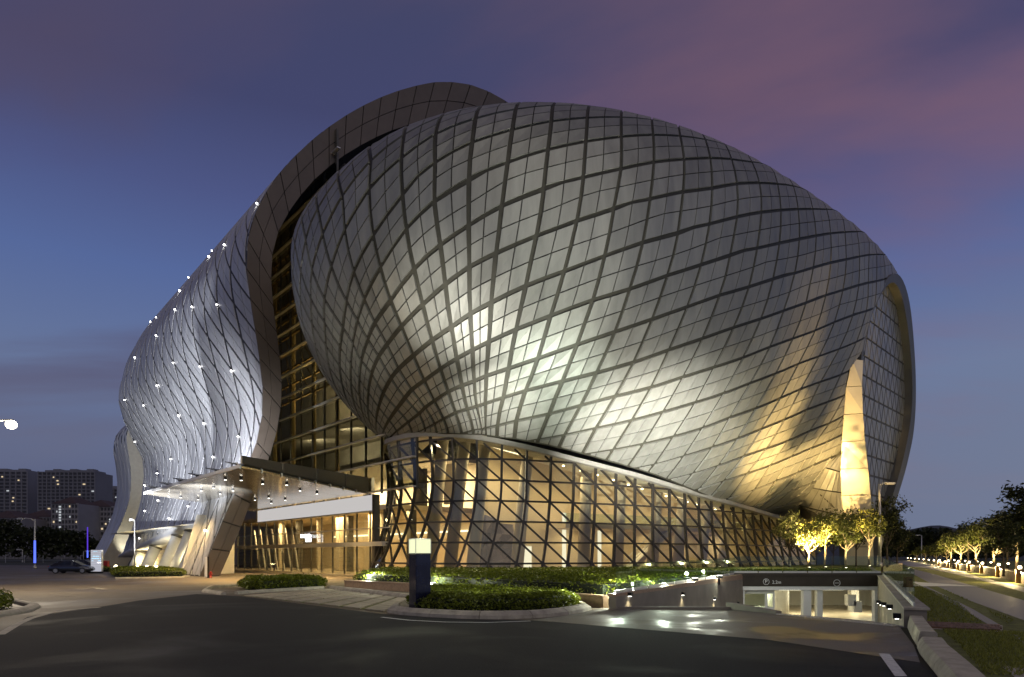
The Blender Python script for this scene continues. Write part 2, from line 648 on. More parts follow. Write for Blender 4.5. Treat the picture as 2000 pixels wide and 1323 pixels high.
def poly_sd(px, py, poly):
    """signed distance to a closed polygon, positive outside (numpy arrays)"""
    px = np.asarray(px, float)
    py = np.asarray(py, float)
    best = np.full(px.shape, 1e9)
    inside = np.zeros(px.shape, bool)
    n = len(poly)
    for i in range(n):
        ax, ay = poly[i]
        bx, by = poly[(i + 1) % n]
        dx, dy = bx - ax, by - ay
        t = np.clip(((px - ax) * dx + (py - ay) * dy) / (dx * dx + dy * dy + 1e-12), 0, 1)
        best = np.minimum(best, np.hypot(px - ax - t * dx, py - ay - t * dy))
        c = (ay > py) != (by > py)
        xi = ax + (py - ay) * dx / (dy if abs(dy) > 1e-12 else 1e-12)
        inside ^= c & (px < xi)
    return np.where(inside, -best, best)


# diamond cladding: one panel = four plates with sunk joints between them and a skirt, one connected mesh
def diamond_faces(m=6):
    fs = []
    for a in range(m - 1):
        for b in range(m - 1):
            fs.append((a * m + b, (a + 1) * m + b, (a + 1) * m + b + 1, a * m + b + 1))
    ring = [a * m for a in range(m)] + [m * (m - 1) + b for b in range(1, m)] + [a * m + m - 1 for a in range(m - 2, -1, -1)] + [b for b in range(m - 2, 0, -1)]
    n = len(ring)
    for k in range(n):
        a, b = ring[k], ring[(k + 1) % n]
        fs.append((b, a, m * m + k, m * m + (k + 1) % n))
    return fs, ring


DFACES, DRING = diamond_faces(6)
DFACES_H, DRING_H = diamond_faces(10)
DJ = {i for i in range(25) if i // 5 == 2 or i % 5 == 2}
DJ_H = {i for i in range(81) if i // 9 == 4 or i % 9 == 4}


def diamond_params(i, j, gu, gv, tu, tv, fine=False):
    if fine:
        us = [gu, .17, .33, 0.5 - tu, 0.5 - tu, 0.5 + tu, 0.5 + tu, .67, .83, 1 - gu]
        vs = [gv, .17, .33, 0.5 - tv, 0.5 - tv, 0.5 + tv, 0.5 + tv, .67, .83, 1 - gv]
        lv = [0, 0, 0, 0, 1, 1, 0, 0, 0, 0]
        return [(i + u, j + v) for u in us for v in vs], [max(lv[a], lv[b]) for a in range(10) for b in range(10)]
    us = [gu, 0.5 - tu, 0.5 - tu, 0.5 + tu, 0.5 + tu, 1 - gu]
    vs = [gv, 0.5 - tv, 0.5 - tv, 0.5 + tv, 0.5 + tv, 1 - gv]
    lv = [0, 0, 1, 1, 0, 0]
    P = [(i + u, j + v) for u in us for v in vs]
    low = [max(lv[a], lv[b]) for a in range(6) for b in range(6)]
    return P, low

# ------------------------------------------------------------------ seed hall: the big egg-shaped volume
SEED_P={'cx': 21.6093, 'cy': 86.6149, 'cz': 29.221, 'al': 0.698, 'a': 48.9252, 'b': 18.7577, 'cu': 18.6512, 'cd': 22.9263, 'eu': 2.3324, 'ed': 2.875, 'n': 2.8253, 'lx': 5.4455, 'ly': 6.3905, 'ux': 8.8175, 'uy': 4.7808, 'tb': -0.116, 'tc': 0.1531, 'ed1': 0.2742, 'tcd': -0.0836}
TPS_A=[[0,2],[-1,2],[-2,2],[-3,2],[-4,2],[-5,2],[0,1],[-1,1],[-2,1],[-3,1],[-4,1],[0,0],[-1,0],[-2,0],[-3,0],[0,-1],[-1,-1],[-2,-1],[0,-2],[-3,3],[-4,3],[-5,3],[-6,3],[1,1],[2,1],[3,1],[4,1],[1,0],[2,0],[3,0],[4,0],[5,0],[1,-1],[2,-1],[3,-1],[4,-1],[5,-1],[1,-2],[2,-2],[3,-2],[4,-2],[5,-2],[3,-3],[4,-3],[5,-3],[1,2],[2,2],[6,0],[7,0],[8,0],[6,-1],[7,-1],[8,-1],[9,-1],[10,-1],[6,-2],[7,-2],[8,-2],[9,-2],[10,-2],[11,-2],[6,-3],[7,-3],[8,-3],[9,-3],[10,-3],[11,-3],[12,-3],[13,-3],[6,-4],[7,-4],[8,-4],[9,-4],[10,-4],[11,-4],[12,-4],[13,-4],[14,-3],[14,-4],[15,-4],[16,-4],[9,-5],[10,-5],[11,-5],[12,-5],[13,-5],[14,-5],[15,-5],[16,-5],[17,-5],[18,-5],[10,-6],[11,-6],[12,-6],[13,-6],[14,-6],[15,-6],[16,-6],[11,-7],[12,-7],[13,-7],[14,-7],[15,-7],[16,-7],[13,-8],[14,-8],[15,-8],[16,-8],[2,-3],[1,-3],[0,-3],[5,-4],[4,-4],[3,-4],[2,-4],[1,-4],[0,-4],[6,-5],[5,-5],[4,-5],[3,-5],[2,-5],[1,-5],[0,-5],[-1,-5],[6,-6],[5,-6],[4,-6],[3,-6],[2,-6],[1,-6],[0,-6],[-1,-6],[7,-7],[6,-7],[5,-7],[4,-7],[3,-7],[2,-7],[1,-7],[0,-7],[7,-8],[6,-8],[5,-8],[4,-8],[8,-9],[7,-9],[7,-5],[8,-5],[7,-6],[8,-6],[9,-6],[8,-7],[9,-7],[10,-7],[8,-8],[9,-8],[10,-8],[11,-8],[12,-8],[9,-9],[10,-9],[11,-9],[12,-9],[13,-9],[14,-9],[15,-9],[16,-9],[11,-10],[12,-10],[13,-10],[14,-10],[15,-10],[16,-10],[14,-11],[15,-11],[16,-11],[17,-11],[9,-10],[10,-10],[12,-11],[13,-11],[12,-12],[13,-12],[14,-12],[15,-12],[16,-12],[17,-12],[18,-12],[14,-13],[15,-13],[16,-13],[17,-13],[18,-13],[16,-14],[17,-14],[18,-14],[19,-14],[-3,-1],[-4,-1],[-5,-1],[-6,-1],[-1,-2],[-2,-2],[-3,-2],[-4,-2],[-5,-2],[-6,-2],[-4,0],[-5,0],[-6,0],[-5,1],[-6,1],[-6,2],[-7,2],[-7,3],[-1,-3],[-2,-3],[-3,-3],[-4,-3],[-5,-3],[-6,-3],[-1,-4],[-2,-4],[-3,-4],[-4,-4],[-5,-4],[-2,-5],[-3,-5],[-4,-5],[-5,-5],[-2,-6],[-3,-6],[-4,-6],[-1,-7],[-2,-7]]
TPS_W=[[0.03575,-0.07003,-0.20893],[-0.06082,0.27275,0.32564],[0.09149,-0.23371,0.03768],[-0.11287,0.12719,0.01286],[-0.09983,0.34981,0.38705],[-0.05522,-0.14971,0.20281],[0.01968,-0.01629,0.48521],[0.02721,-0.1415,-0.18846],[0.01672,-0.01458,-0.4124],[-0.00111,-0.04584,-0.27668],[-0.01207,0.31614,-0.24253],[-0.03399,0.00824,-0.55758],[-0.13879,0.30816,0.14056],[0.032,-0.2029,0.60579],[-0.05737,-0.08401,0.08523],[0.0315,0.06382,-0.02153],[0.07654,-0.02031,-0.09922],[0.03908,-0.14971,-0.00812],[0.05466,-0.18557,0.31544],[0.17152,-0.44557,0.36434],[-0.07381,-0.46483,-0.66822],[-0.14064,0.12082,0.21228],[-0.02682,0.60641,4e-05],[0.00776,-0.04726,0.06082],[0.02511,0.04797,0.20628],[-0.02694,-0.05082,-0.15411],[0.01924,-0.02173,-0.15477],[0.01305,-0.1151,-0.10485],[0.03384,-0.04901,0.27649],[-0.00979,0.05661,0.26286],[-0.0414,0.05604,0.12072],[0.0455,0.06665,0.13088],[-0.11182,0.15599,0.0435],[0.05462,-0.06241,-0.4064],[-0.04503,-0.02194,-0.32356],[0.13193,-0.16517,0.11105],[-0.00035,0.02855,0.26733],[-0.12668,0.16334,-0.05608],[0.07276,-0.1486,0.28265],[0.0548,-0.03608,0.30875],[-0.12896,0.11271,-0.37511],[0.01487,-0.09092,-0.28678],[-0.01537,0.07927,-0.21307],[0.00808,0.02377,0.03925],[0.01563,-0.01456,0.27464],[0.04172,-0.00062,0.01181],[-0.00863,0.04552,-0.17599],[-0.1279,-0.01581,-0.2028],[0.09157,0.04007,0.10638],[-0.12335,-0.13381,-0.46494],[0.03882,-0.03346,-0.02881],[0.09791,0.11767,0.36473],[-0.04245,0.16677,0.1568],[-0.27795,-0.90865,-0.92796],[0.25144,1.20758,1.04037],[-0.02056,0.00014,0.38031],[0.03635,-0.12301,-0.17772],[-0.03424,0.15877,0.23539],[0.17259,0.20351,0.33704],[-0.15899,-0.58721,-0.58196],[-0.08585,-0.27119,-0.28692],[-0.00917,0.02391,-0.5089],[0.04127,-0.0749,-0.17153],[0.03454,-0.10357,0.17387],[0.11814,0.03359,0.37186],[-0.01842,0.16903,0.16934],[0.08072,0.13589,0.18248],[-0.15074,-0.03728,-0.20024],[-0.3882,-0.97987,-0.69737],[0.00901,-0.03919,0.29467],[0.03124,0.03173,0.06423],[-0.15525,0.07883,-0.43975],[0.05842,-0.09234,-0.29812],[-0.04669,-0.05994,-0.03211],[0.07167,0.00631,0.25326],[0.20725,0.21409,0.33644],[-0.0777,0.04753,0.00737],[0.49722,1.48343,0.95631],[-0.16498,-0.60568,-0.40001],[-0.5956,-1.32948,-0.86653],[0.74384,1.65218,0.91412],[0.11038,-0.01658,0.10217],[-0.07805,0.0326,-0.04681],[0.19126,-0.10136,-0.29237],[-0.08582,-0.06708,-0.00769],[0.07786,0.10863,0.34881],[0.07164,0.24872,0.18595],[0.11422,0.20179,0.24457],[-0.33449,-0.69374,-0.38559],[-0.22219,-0.55452,-0.2049],[-0.1615,-0.02456,-0.2648],[0.11593,-0.05019,0.09935],[-0.26861,0.09977,-0.09881],[0.09324,-0.04656,-0.06527],[0.16623,-0.06462,-0.15754],[-0.12757,-0.10216,-0.19913],[0.32196,0.18473,0.4374],[-0.25687,0.17254,-0.08148],[0.17262,-0.08585,0.1771],[-0.20202,0.06968,-0.07478],[0.10076,0.00712,-0.06582],[-0.0545,-0.05591,0.01599],[0.1983,-0.07044,-0.05371],[0.4169,0.18545,0.30951],[-0.05687,-0.04436,0.16922],[-0.14015,0.02407,-0.14257],[0.00124,-0.12619,-0.07847],[0.32148,-0.10877,0.25899],[0.04225,-0.09424,-0.00902],[-0.10447,0.28897,-0.28848],[0.05599,-0.03372,-0.05312],[-0.12423,0.20956,-0.31471],[0.15481,-0.25916,0.29804],[-0.10984,0.08298,-0.00513],[0.02194,-0.13116,0.15558],[-0.03784,0.08176,0.00532],[0.04676,-0.13279,0.12567],[0.00631,-0.04128,0.01057],[0.03286,-0.06305,0.08895],[0.0319,-0.02141,-0.05725],[-0.04182,0.19141,-0.20931],[0.06127,0.02672,-0.096],[-0.09278,0.21976,-0.05342],[0.07756,-0.04937,-0.06263],[0.00607,0.02045,-0.01653],[0.05771,0.04813,-0.15065],[-0.13227,0.26818,-0.15155],[0.15524,-0.31738,0.17172],[-0.19051,0.1971,0.04318],[0.15665,-0.49643,0.20371],[-0.09848,0.20122,-0.02369],[-0.00259,-0.03528,0.08705],[-0.01169,0.1765,-0.00792],[0.09957,-0.00142,-0.0475],[-0.0048,-0.1041,0.15444],[0.00902,-0.07086,0.09453],[0.12958,-0.18834,-0.03955],[-0.18711,0.3979,-0.09064],[0.05802,0.00819,-0.04602],[-0.12257,0.46614,-0.04693],[0.19618,-0.40851,-0.01035],[0.12002,-0.15399,0.06635],[-0.12223,0.11225,-0.02952],[-0.0556,0.18476,-0.08639],[0.05184,-0.16644,0.08803],[-0.01405,0.0328,-0.01258],[0.02543,-0.06172,0.01423],[0.00602,-0.01525,0.01299],[-0.00405,-0.04562,0.30766],[-0.06908,0.05393,-0.01712],[-0.03852,0.07079,-0.20422],[-0.02683,-0.03303,0.02506],[-0.01916,0.00273,0.08371],[-0.06857,0.09261,-0.07121],[-0.08707,0.10656,-0.18355],[-0.10894,0.10639,-0.02586],[0.14961,-0.16646,0.13952],[-0.00269,-0.01249,0.04702],[-0.04343,-0.00038,0.02298],[0.02573,0.00084,-0.03503],[-0.03741,0.02084,0.0065],[0.00258,0.14776,-0.16665],[-0.06796,-0.00396,0.09242],[-0.10191,0.13721,-0.15922],[0.17381,-0.03712,0.00335],[-0.08822,0.05008,0.04836],[-0.45987,0.17393,-0.30804],[-0.24541,0.07225,-0.39991],[0.12833,-0.10011,0.06289],[0.03816,0.01772,0.00526],[-0.11918,0.03541,0.02792],[0.02612,0.01932,-0.0275],[0.15359,-0.19547,0.35107],[0.31322,-0.09178,0.27715],[0.05234,0.10702,-0.10355],[-0.01539,0.17767,-0.27986],[-0.23313,0.00379,-0.05099],[0.26974,0.02471,-0.0952],[0.01577,0.04778,-0.06136],[-0.03773,-0.08312,0.10119],[-0.05766,0.10424,-0.05863],[0.12365,-0.07469,0.08365],[0.04504,-0.07363,-0.01256],[-0.10091,-0.09499,0.10516],[-0.15661,-0.11797,0.18508],[-0.02161,0.13205,-0.00746],[-0.0266,0.17591,-0.05895],[-0.18372,0.06791,0.07591],[-0.24208,0.19157,-0.24317],[0.06607,0.22354,-0.23552],[0.09775,-0.48703,0.25646],[-0.4101,-0.45703,0.29766],[0.47596,-0.30123,0.18947],[0.11425,-0.06215,0.14374],[0.47075,0.75808,-0.46273],[-0.24861,0.00582,-0.04969],[-0.28876,-0.02917,-0.00666],[0.11325,-0.11646,0.12215],[0.03135,0.0906,-0.3911],[-0.03669,0.40301,-0.01007],[0.02068,-0.4022,0.02653],[0.05807,0.65237,-0.16405],[-0.03939,-0.01099,0.13126],[0.01279,-0.09678,0.08992],[-0.06771,-0.09047,0.16628],[0.03383,0.19933,-0.0787],[-0.03068,-0.46896,0.21459],[-0.06402,-0.25201,0.13967],[0.002,0.32966,-0.06293],[-0.02513,-0.35126,0.29912],[-0.05016,0.01473,0.19749],[0.10161,-0.22336,-0.22081],[0.14861,-0.22813,-0.40157],[-0.06467,0.60869,-0.02619],[0.00909,-0.3899,0.21348],[0.14462,-0.19724,-0.11482],[0.03799,0.11578,-0.2357],[0.02636,-0.07007,0.01141],[0.02549,-0.13622,-0.06448],[-0.0278,0.50631,-0.12079],[-0.00433,-0.49835,0.10186],[0.0323,0.60281,-0.13526],[-0.01453,-0.02288,0.08739],[-0.00298,0.00903,0.00147],[0.00271,-0.05749,-0.03559],[-0.02461,0.2706,0.02398],[0.00883,0.00964,0.01088],[0.01952,-0.20629,0.07869],[-0.01831,0.27006,-0.08003],[0.05559,0.27108,0.0591],[-0.01199,-0.65894,-0.01075],[-0.02104,-0.09302,0.14648],[-0.00065,0.1416,0.01306],[-0.05071,-0.19601,-0.04908],[-0.00751,-0.18343,0.08154],[0.00073,-0.03365,-0.16671],[-0.54751,-0.83489,-0.25012],[0.05295,-0.01421,0.99202],[0.06176,0.88813,0.40973],[0.37563,-0.30658,0.5276],[0.23494,0.71795,0.68183],[0.20065,0.35481,0.17556]]
_A = np.array(TPS_A, float)
_Wt = np.array(TPS_W, float)


def seed_surf(th, ph):
    p = SEED_P
    c, s = np.cos(th), np.sin(th)
    u = np.sign(c) * np.abs(c) ** (2 / p["n"])
    v = np.sign(s) * np.abs(s) ** (2 / p["n"])
    u0 = np.clip(u * np.abs(np.cos(ph)), -1, 1)
    e = np.where(ph > 0, p["eu"], np.maximum(p["ed"] + p["ed1"] * u0, 1.2))
    h = np.abs(np.cos(ph)) ** (2 / e)
    k = np.sign(ph) * np.abs(np.sin(ph)) ** (2 / e)
    U = u * h
    V = v * h * (1 + p["tb"] * U)
    Z = np.where(ph > 0, p["cu"] * k * (1 + p["tc"] * U), p["cd"] * k * (1 + p["tcd"] * U))
    dx = np.where(ph > 0, p["ux"], p["lx"]) * k * k
    dy = np.where(ph > 0, p["uy"], p["ly"]) * k * k
    X, Y = p["a"] * U, p["b"] * V
    ca, sa = math.cos(p["al"]), math.sin(p["al"])
    return np.stack([p["cx"] + dx + X * ca - Y * sa, p["cy"] + dy + X * sa + Y * ca, p["cz"] + Z], -1)


def seed_grid(ij):
    """diagrid coordinates (i, j) -> point on the seed surface (thin-plate spline over the surface's own sphere)"""
    ij = np.asarray(ij, float)
    f = np.stack([(ij[:, 0] - 6) / 10, (ij[:, 1] + 5) / 9], 1)
    g = np.stack([(_A[:, 0] - 6) / 10, (_A[:, 1] + 5) / 9], 1)
    r2 = ((f[:, None] - g[None]) ** 2).sum(-1)
    K = r2 * np.log(np.maximum(r2, 1e-12))
    B = np.stack([f[:, 0] ** p * f[:, 1] ** q for p in range(3) for q in range(3 - p)], 1)
    Q = np.hstack([K, B]) @ _Wt
    Q /= np.linalg.norm(Q, axis=1)[:, None]
    x, y, z = Q.T
    n = SEED_P["n"]
    th = np.arctan2(np.sign(y) * np.abs(y) ** (n / 2), np.sign(x) * np.abs(x) ** (n / 2))
    r = (np.abs(x) ** n + np.abs(y) ** n) ** (1 / n)
    c = np.cos(th)
    u = np.sign(c) * np.abs(c) ** (2 / n)
    ph = np.arctan2(z, r)
    for _ in range(6):
        e = np.where(z > 0, SEED_P["eu"], np.maximum(SEED_P["ed"] + SEED_P["ed1"] * np.clip(u * np.cos(ph), -1, 1), 1.2))
        ph = np.arctan2(np.sign(z) * np.abs(z) ** (e / 2), r ** (e / 2))
    return seed_surf(th, ph)


def seed_pts_n(ij):
    e = 0.02
    ij = np.asarray(ij, float)
    p = seed_grid(ij)
    du = seed_grid(ij + [e, 0]) - seed_grid(ij - [e, 0])
    dv = seed_grid(ij + [0, e]) - seed_grid(ij - [0, e])
    n = np.cross(du, dv)
    n /= np.linalg.norm(n, axis=1)[:, None] + 1e-9
    out = p - np.array([SEED_P["cx"] + 3, SEED_P["cy"] + 2, SEED_P["cz"]])
    s = np.sign((n * out).sum(1))
    return p, n * s[:, None], s


# glass lobby plan: foot points of the mullion lines, evenly spaced along the curved front
LCOL = [(-13.2, 74.6), (-13.6, 72.2), (-13.3, 69.6), (-12.4, 67.1), (-11.0, 65.1), (-9.4, 63.3), (-7.6, 61.8), (-5.4, 60.8), (-3.1, 60.2), (-0.9, 60.6), (1.4, 61.4), (3.7, 62.4), (5.9, 63.2),
        (8.1, 64.3), (10.2, 65.4), (12.3, 66.7), (14.3, 68.0), (16.3, 69.3), (18.2, 70.7), (20.1, 72.2), (21.9, 73.8), (23.6, 75.4), (25.3, 77.1), (27.0, 78.8), (28.7, 80.5),
        (30.3, 82.3), (31.9, 84.1), (33.6, 85.8), (35.3, 87.5), (37.0, 89.2), (38.8, 90.9), (40.6, 92.6)]
LC = np.array(LCOL)
_k = np.array([0.2, 0.6, 0.2])
LCs = LC.copy()
for _ in range(2):
    LCs[1:-1] = 0.25 * LCs[:-2] + 0.5 * LCs[1:-1] + 0.25 * LCs[2:]
RIMPX = [(700, 885), (735, 876), (748, 869), (770, 859), (800, 852), (850, 848), (930, 855), (1000, 868), (1100, 893), (1150, 906), (1250, 932), (1325, 955), (1400, 977), (1460, 994), (1520, 1012), (1560, 1023), (1600, 1032)]
_rp = np.array(RIMPX, float)


def l_plan(k):
    k = np.clip(k, 0, len(LCs) - 1)
    i = int(min(math.floor(k), len(LCs) - 2))
    f = k - i
    p = LCs[i] * (1 - f) + LCs[i + 1] * f
    t0 = LCs[min(i + 1, len(LCs) - 1)] - LCs[max(i - 1, 0)]
    t1 = LCs[min(i + 2, len(LCs) - 1)] - LCs[i]
    t = t0 * (1 - f) + t1 * f
    t = t / np.linalg.norm(t)
    return p, t, np.array([t[1], -t[0]])


def l_rim(k):
    p, t, n = l_plan(k)
    px = PCX + FPX * p[0] / p[1]
    y = float(np.interp(px, _rp[:, 0], _rp[:, 1]))
    if k < 3:
        return 12.6
    return CAM_H + (PHY - y) / FPX * p[1]


LRIM = np.array([l_rim(k) for k in range(len(LCs))])


def rim_z(P):
    """height of the lobby rim nearest in plan to the points P"""
    P = np.asarray(P, float)
    best = np.full(len(P), 1e9)
    z = np.zeros(len(P))
    for i in range(len(LCs) - 1):
        a, b = LCs[i], LCs[i + 1]
        d = b - a
        t = np.clip(((P[:, :2] - a) @ d) / (d @ d), 0, 1)
        q = a + t[:, None] * d
        r = np.hypot(P[:, 0] - q[:, 0], P[:, 1] - q[:, 1])
        m = r < best
        best[m] = r[m]
        z[m] = (LRIM[i] + (LRIM[i + 1] - LRIM[i]) * t)[m]
    return z


# end wall at the right: a tall oval opening in the vertical plane through EP0 along EDIR
EP0 = np.array([39.6, 78.1])
EDIR = np.array([0.697, 0.717])
ENRM = np.array([0.717, -0.697])
E_Z = [-2.0, 6.0, 9.0, 12.0, 16.1, 20.8, 24.2, 24.5, 27.7, 30.7, 33.5, 37.0, 38.2, 38.8, 39.3]
E_T = [9.0, 9.0, 7.0, 4.4, -0.8, -3.0, -2.2, 0.3, 1.8, 3.8, 6.7, 11.5, 14.8, 18.5, 60.0]


def end_f(P):
    P = np.asarray(P, float)
    d = P[:, :2] - EP0
    t = d @ EDIR
    n = d @ ENRM
    tb = np.interp(P[:, 2], E_Z, E_T)
    return np.where(n > -14, tb - t, 5.0)


SEED = thing("seed_hall", "giant silver egg-shaped hall clad in diamond metal panels, overhanging the glass lobby", "building", (19, 88, 0))

# inner shell that shows as dark gutters between the panels
_th = np.linspace(-np.pi, np.pi, 241)
_ph = np.linspace(-1.45, np.pi / 2 - 1e-3, 121)
TH, PH = np.meshgrid(_th, _ph)
SP = seed_surf(TH, PH)
_cen = np.array([SEED_P["cx"], SEED_P["cy"], SEED_P["cz"]])
gu_ = np.gradient(SP, axis=1)
gv_ = np.gradient(SP, axis=0)
NN = np.cross(gu_, gv_)
NN /= np.linalg.norm(NN, axis=2)[..., None] + 1e-9
NN *= np.sign((NN * (SP - _cen)).sum(-1))[..., None]
NN[-1] = (0, 0, 1)
SPi = (SP - NN * 0.16).reshape(-1, 3)
ok_f = np.minimum(SPi[:, 2] - rim_z(SPi) - 0.02, end_f(SPi))
R_, C_ = TH.shape
faces = [(r * C_ + c, r * C_ + c + 1, (r + 1) * C_ + c + 1, (r + 1) * C_ + c) for r in range(R_ - 1) for c in range(C_ - 1)]
V_, F_ = clip_mesh([tuple(p) for p in SPi], faces, ok_f)
b = MB()
b.add(V_, F_)
b.build("shell", M["gutter"], SEED, smooth=True)

# diamond panels
cells = [(i, j) for i in range(-15, 23) for j in range(-18, 8)]
cent = np.array([(i + 0.5, j + 0.5) for i, j in cells], float)
cp, cn, cs = seed_pts_n(cent)
toC = np.array([0, 0, CAM_H]) - cp
toC /= np.linalg.norm(toC, axis=1)[:, None]
face = (cn * toC).sum(1)
ref = cs[cells.index((4, -4))]
corners = np.array([[(i, j), (i + 1, j), (i + 1, j + 1), (i, j + 1)] for i, j in cells], float)
cpts = seed_grid(corners.reshape(-1, 2)).reshape(-1, 4, 3)
eu = np.linalg.norm(cpts[:, 1] - cpts[:, 0], axis=1) * 0.5 + np.linalg.norm(cpts[:, 2] - cpts[:, 3], axis=1) * 0.5
ev = np.linalg.norm(cpts[:, 3] - cpts[:, 0], axis=1) * 0.5 + np.linalg.norm(cpts[:, 2] - cpts[:, 1], axis=1) * 0.5
keep = (face > -0.42) & (cs == ref) & (eu < 9) & (ev < 9) & (eu > 0.25) & (ev > 0.25) & (cp[:, 2] > 5)
plist = []
for q in np.nonzero(keep)[0]:
    i, j = cells[q]
    gu, gv = min(0.20 / eu[q], 0.16), min(0.20 / ev[q], 0.16)
    tu, tv = min(0.055 / eu[q], 0.06), min(0.055 / ev[q], 0.06)
    P, low = diamond_params(i, j, gu, gv, tu, tv)
    p, n, s = seed_pts_n(np.array(P))
    top = p - n * (np.array(low) * 0.09)[:, None]
    skirt = (p - n * 0.17)[DRING]
    V = np.vstack([top, skirt])
    # one plane per plate quarter keeps the facets of the real cladding
    f = np.minimum(np.concatenate([p, p[DRING]])[:, 2] - rim_z(V) - 0.05, end_f(V) - 0.12)
    if (f < 0).all():
        continue
    sr_ = []
    Vc, Fc = clip_mesh([tuple(x) for x in V], DFACES, f, sr_)
    mi_ = [1 if x in DJ else 0 for x in sr_]
    if len(Fc) < 3:
        continue
    sx = [seen(x) for x in cpts[q]]
    area = abs(sum(sx[k][0] * sx[(k + 1) % 4][1] - sx[(k + 1) % 4][0] * sx[k][1] for k in range(4))) / 2
    if face[q] < 0.0:
        area *= 0.01
    plist.append((area, Vc, Fc, mi_))
plist.sort(key=lambda a: -a[0])
rest = MB()
for n_, (a_, Vc, Fc, mi_) in enumerate(plist):
    if n_ < 280:
        b = MB()
        b.add(Vc, Fc, mi_)
        b.build("cladding_panel", [M["clad"], M["joint"]], SEED)
    else:
        rest.add(Vc, Fc, mi_)
if rest.f:
    rest.build("cladding_panel_field", [M["clad"], M["joint"]], SEED, kind="stuff")
print("seed panels", len(plist))

# rim ring where the seed sits on the glass lobby
ks = np.linspace(0, len(LCs) - 1, 96)
rp, ru = [], []
for k in ks:
    p, t, n = l_plan(k)
    z = float(np.interp(k, range(len(LRIM)), LRIM))
    rp.append((p[0] + n[0] * 0.10, p[1] + n[1] * 0.10, z))
    ru.append((n[0], n[1], 0.0))
MB().strip(rp, 0.40, 0.7, ru).build("rim_ring", M["rim"], SEED, smooth=False)


# end wall: oval frame, inset glazing and the bright reveal strip
def ep(t, z, n=0.0):
    return (EP0[0] + EDIR[0] * t + ENRM[0] * n, EP0[1] + EDIR[1] * t + ENRM[1] * n, z)


PL_L = [(4.6, 0.0), (4.6, 2.3), (3.8, 6.9), (2.5, 11.9), (0.9, 16.5), (0.3, 21.1), (1.0, 24.8), (2.4, 27.8), (4.4, 30.7), (7.3, 33.5), (11.0, 36.3), (13.4, 37.3)]
PL_R = [(15.3, 37.4), (18.3, 35.2), (20.3, 31.8), (21.7, 27.7), (22.1, 24.3), (21.3, 20.6), (19.0, 16.8), (15.9, 12.8), (12.6, 9.5), (10.4, 7.2), (6.4, 2.3), (6.0, 0.0)]
OUT_L = [(4.4, 0.0), (4.4, 2.3), (3.6, 6.9), (2.3, 11.9), (0.6, 16.5), (0.0, 21.1), (0.4, 24.7), (1.7, 27.8), (3.7, 30.8), (6.6, 33.7), (11.0, 37.2), (13.6, 38.5)]
OUT_R = [(16.5, 39.0), (19.2, 38.0), (21.0, 36.2), (22.2, 33.2), (23.6, 28.0), (23.8, 23.1), (22.6, 18.6), (18.6, 13.3), (14.0, 8.7), (11.6, 6.6), (7.4, 2.3), (6.6, 0.0)]


def resample(pl, n, closed=False):
    pl = np.array(pl, float)
    d = np.concatenate([[0], np.cumsum(np.linalg.norm(np.diff(pl, axis=0), axis=1))])
    s = np.linspace(0, d[-1], n)
    return np.stack([np.interp(s, d, pl[:, q]) for q in range(pl.shape[1])], 1)


def smooth_pl(pl, n, it=6):
    r = resample(pl, n)
    for _ in range(it):
        r[1:-1] = 0.25 * r[:-2] + 0.5 * r[1:-1] + 0.25 * r[2:]
    return r


IN = smooth_pl(PL_L + PL_R, 72, 3)
OU = smooth_pl(OUT_L + OUT_R, 72, 3)
b = MB()
vs = []
for (ti, zi), (to, zo) in zip(IN, OU):
    vs += [ep(ti, zi, -0.9), ep(ti, zi, 0.14), ep(to, zo, 0.14), ep(to, zo, -3.5)]
fs = []
for k in range(71):
    for c in range(3):
        a = k * 4 + c
        fs.append((a, a + 1, a + 5, a + 4))
b.add(vs, fs)
b.build("end_wall_frame", M["endframe"], SEED)
# glazing: diamonds of dark glass behind a steel lattice
inp = [tuple(p) for p in IN]
cellw, cellh = 1.9, 2.75
glz = []
for a in range(-2, 16):
    for c in range(-2, 20):
        for up in (0, 1):
            x0, x1 = a * cellw, (a + 1) * cellw
            xm = (x0 + x1) / 2
            off = 0.5 * (c % 2)
            X0, XM, X1 = x0 + off * cellw, xm + off * cellw, x1 + off * cellw
            z0, z1 = c * cellh * 0.86, (c + 1) * cellh * 0.86
            # triangular panes split down the middle by the thin vertical bar
            tri = [(X0, z0), (X1, z0), (XM, z1)] if up == 0 else [(XM, z1), (X1, z0), (X1 + (XM - X0), z1)]
            mx_, mz_ = np.mean([p[0] for p in tri]), np.mean([p[1] for p in tri])
            tri = [(mx_ + (x - mx_) * 0.80, mz_ + (z - mz_) * 0.82) for x, z in tri]
            sd = poly_sd([p[0] for p in tri], [p[1] for p in tri], inp)
            if (sd > 0).all():
                continue
            V = [ep(x, z, -0.80) for x, z in tri] + [ep(x, z, -0.92) for x, z in tri]
            F = [(0, 1, 2), (5, 4, 3), (0, 3, 4, 1), (1, 4, 5, 2), (2, 5, 3, 0)]
            Vc, Fc = clip_mesh(V, F, list(-sd) * 2)
            if len(Fc) < 3:
                continue
            glz.append((sd.mean(), Vc, Fc))
glz.sort(key=lambda g: g[1][0][0])
rest = MB()
for n_, (s_, Vc, Fc) in enumerate(glz):
    if n_ < 300:
        MB().add(Vc, Fc).build("pane", M["endglass"], SEED)
    else:
        rest.add(Vc, Fc)
if rest.f:
    rest.build("pane_field", M["endglass"], SEED, kind="stuff")
b = MB()
b.add([ep(x, z, -0.90) for x, z in IN], [tuple(range(len(IN)))])
b.build("end_wall_lattice", M["dalu"], SEED)
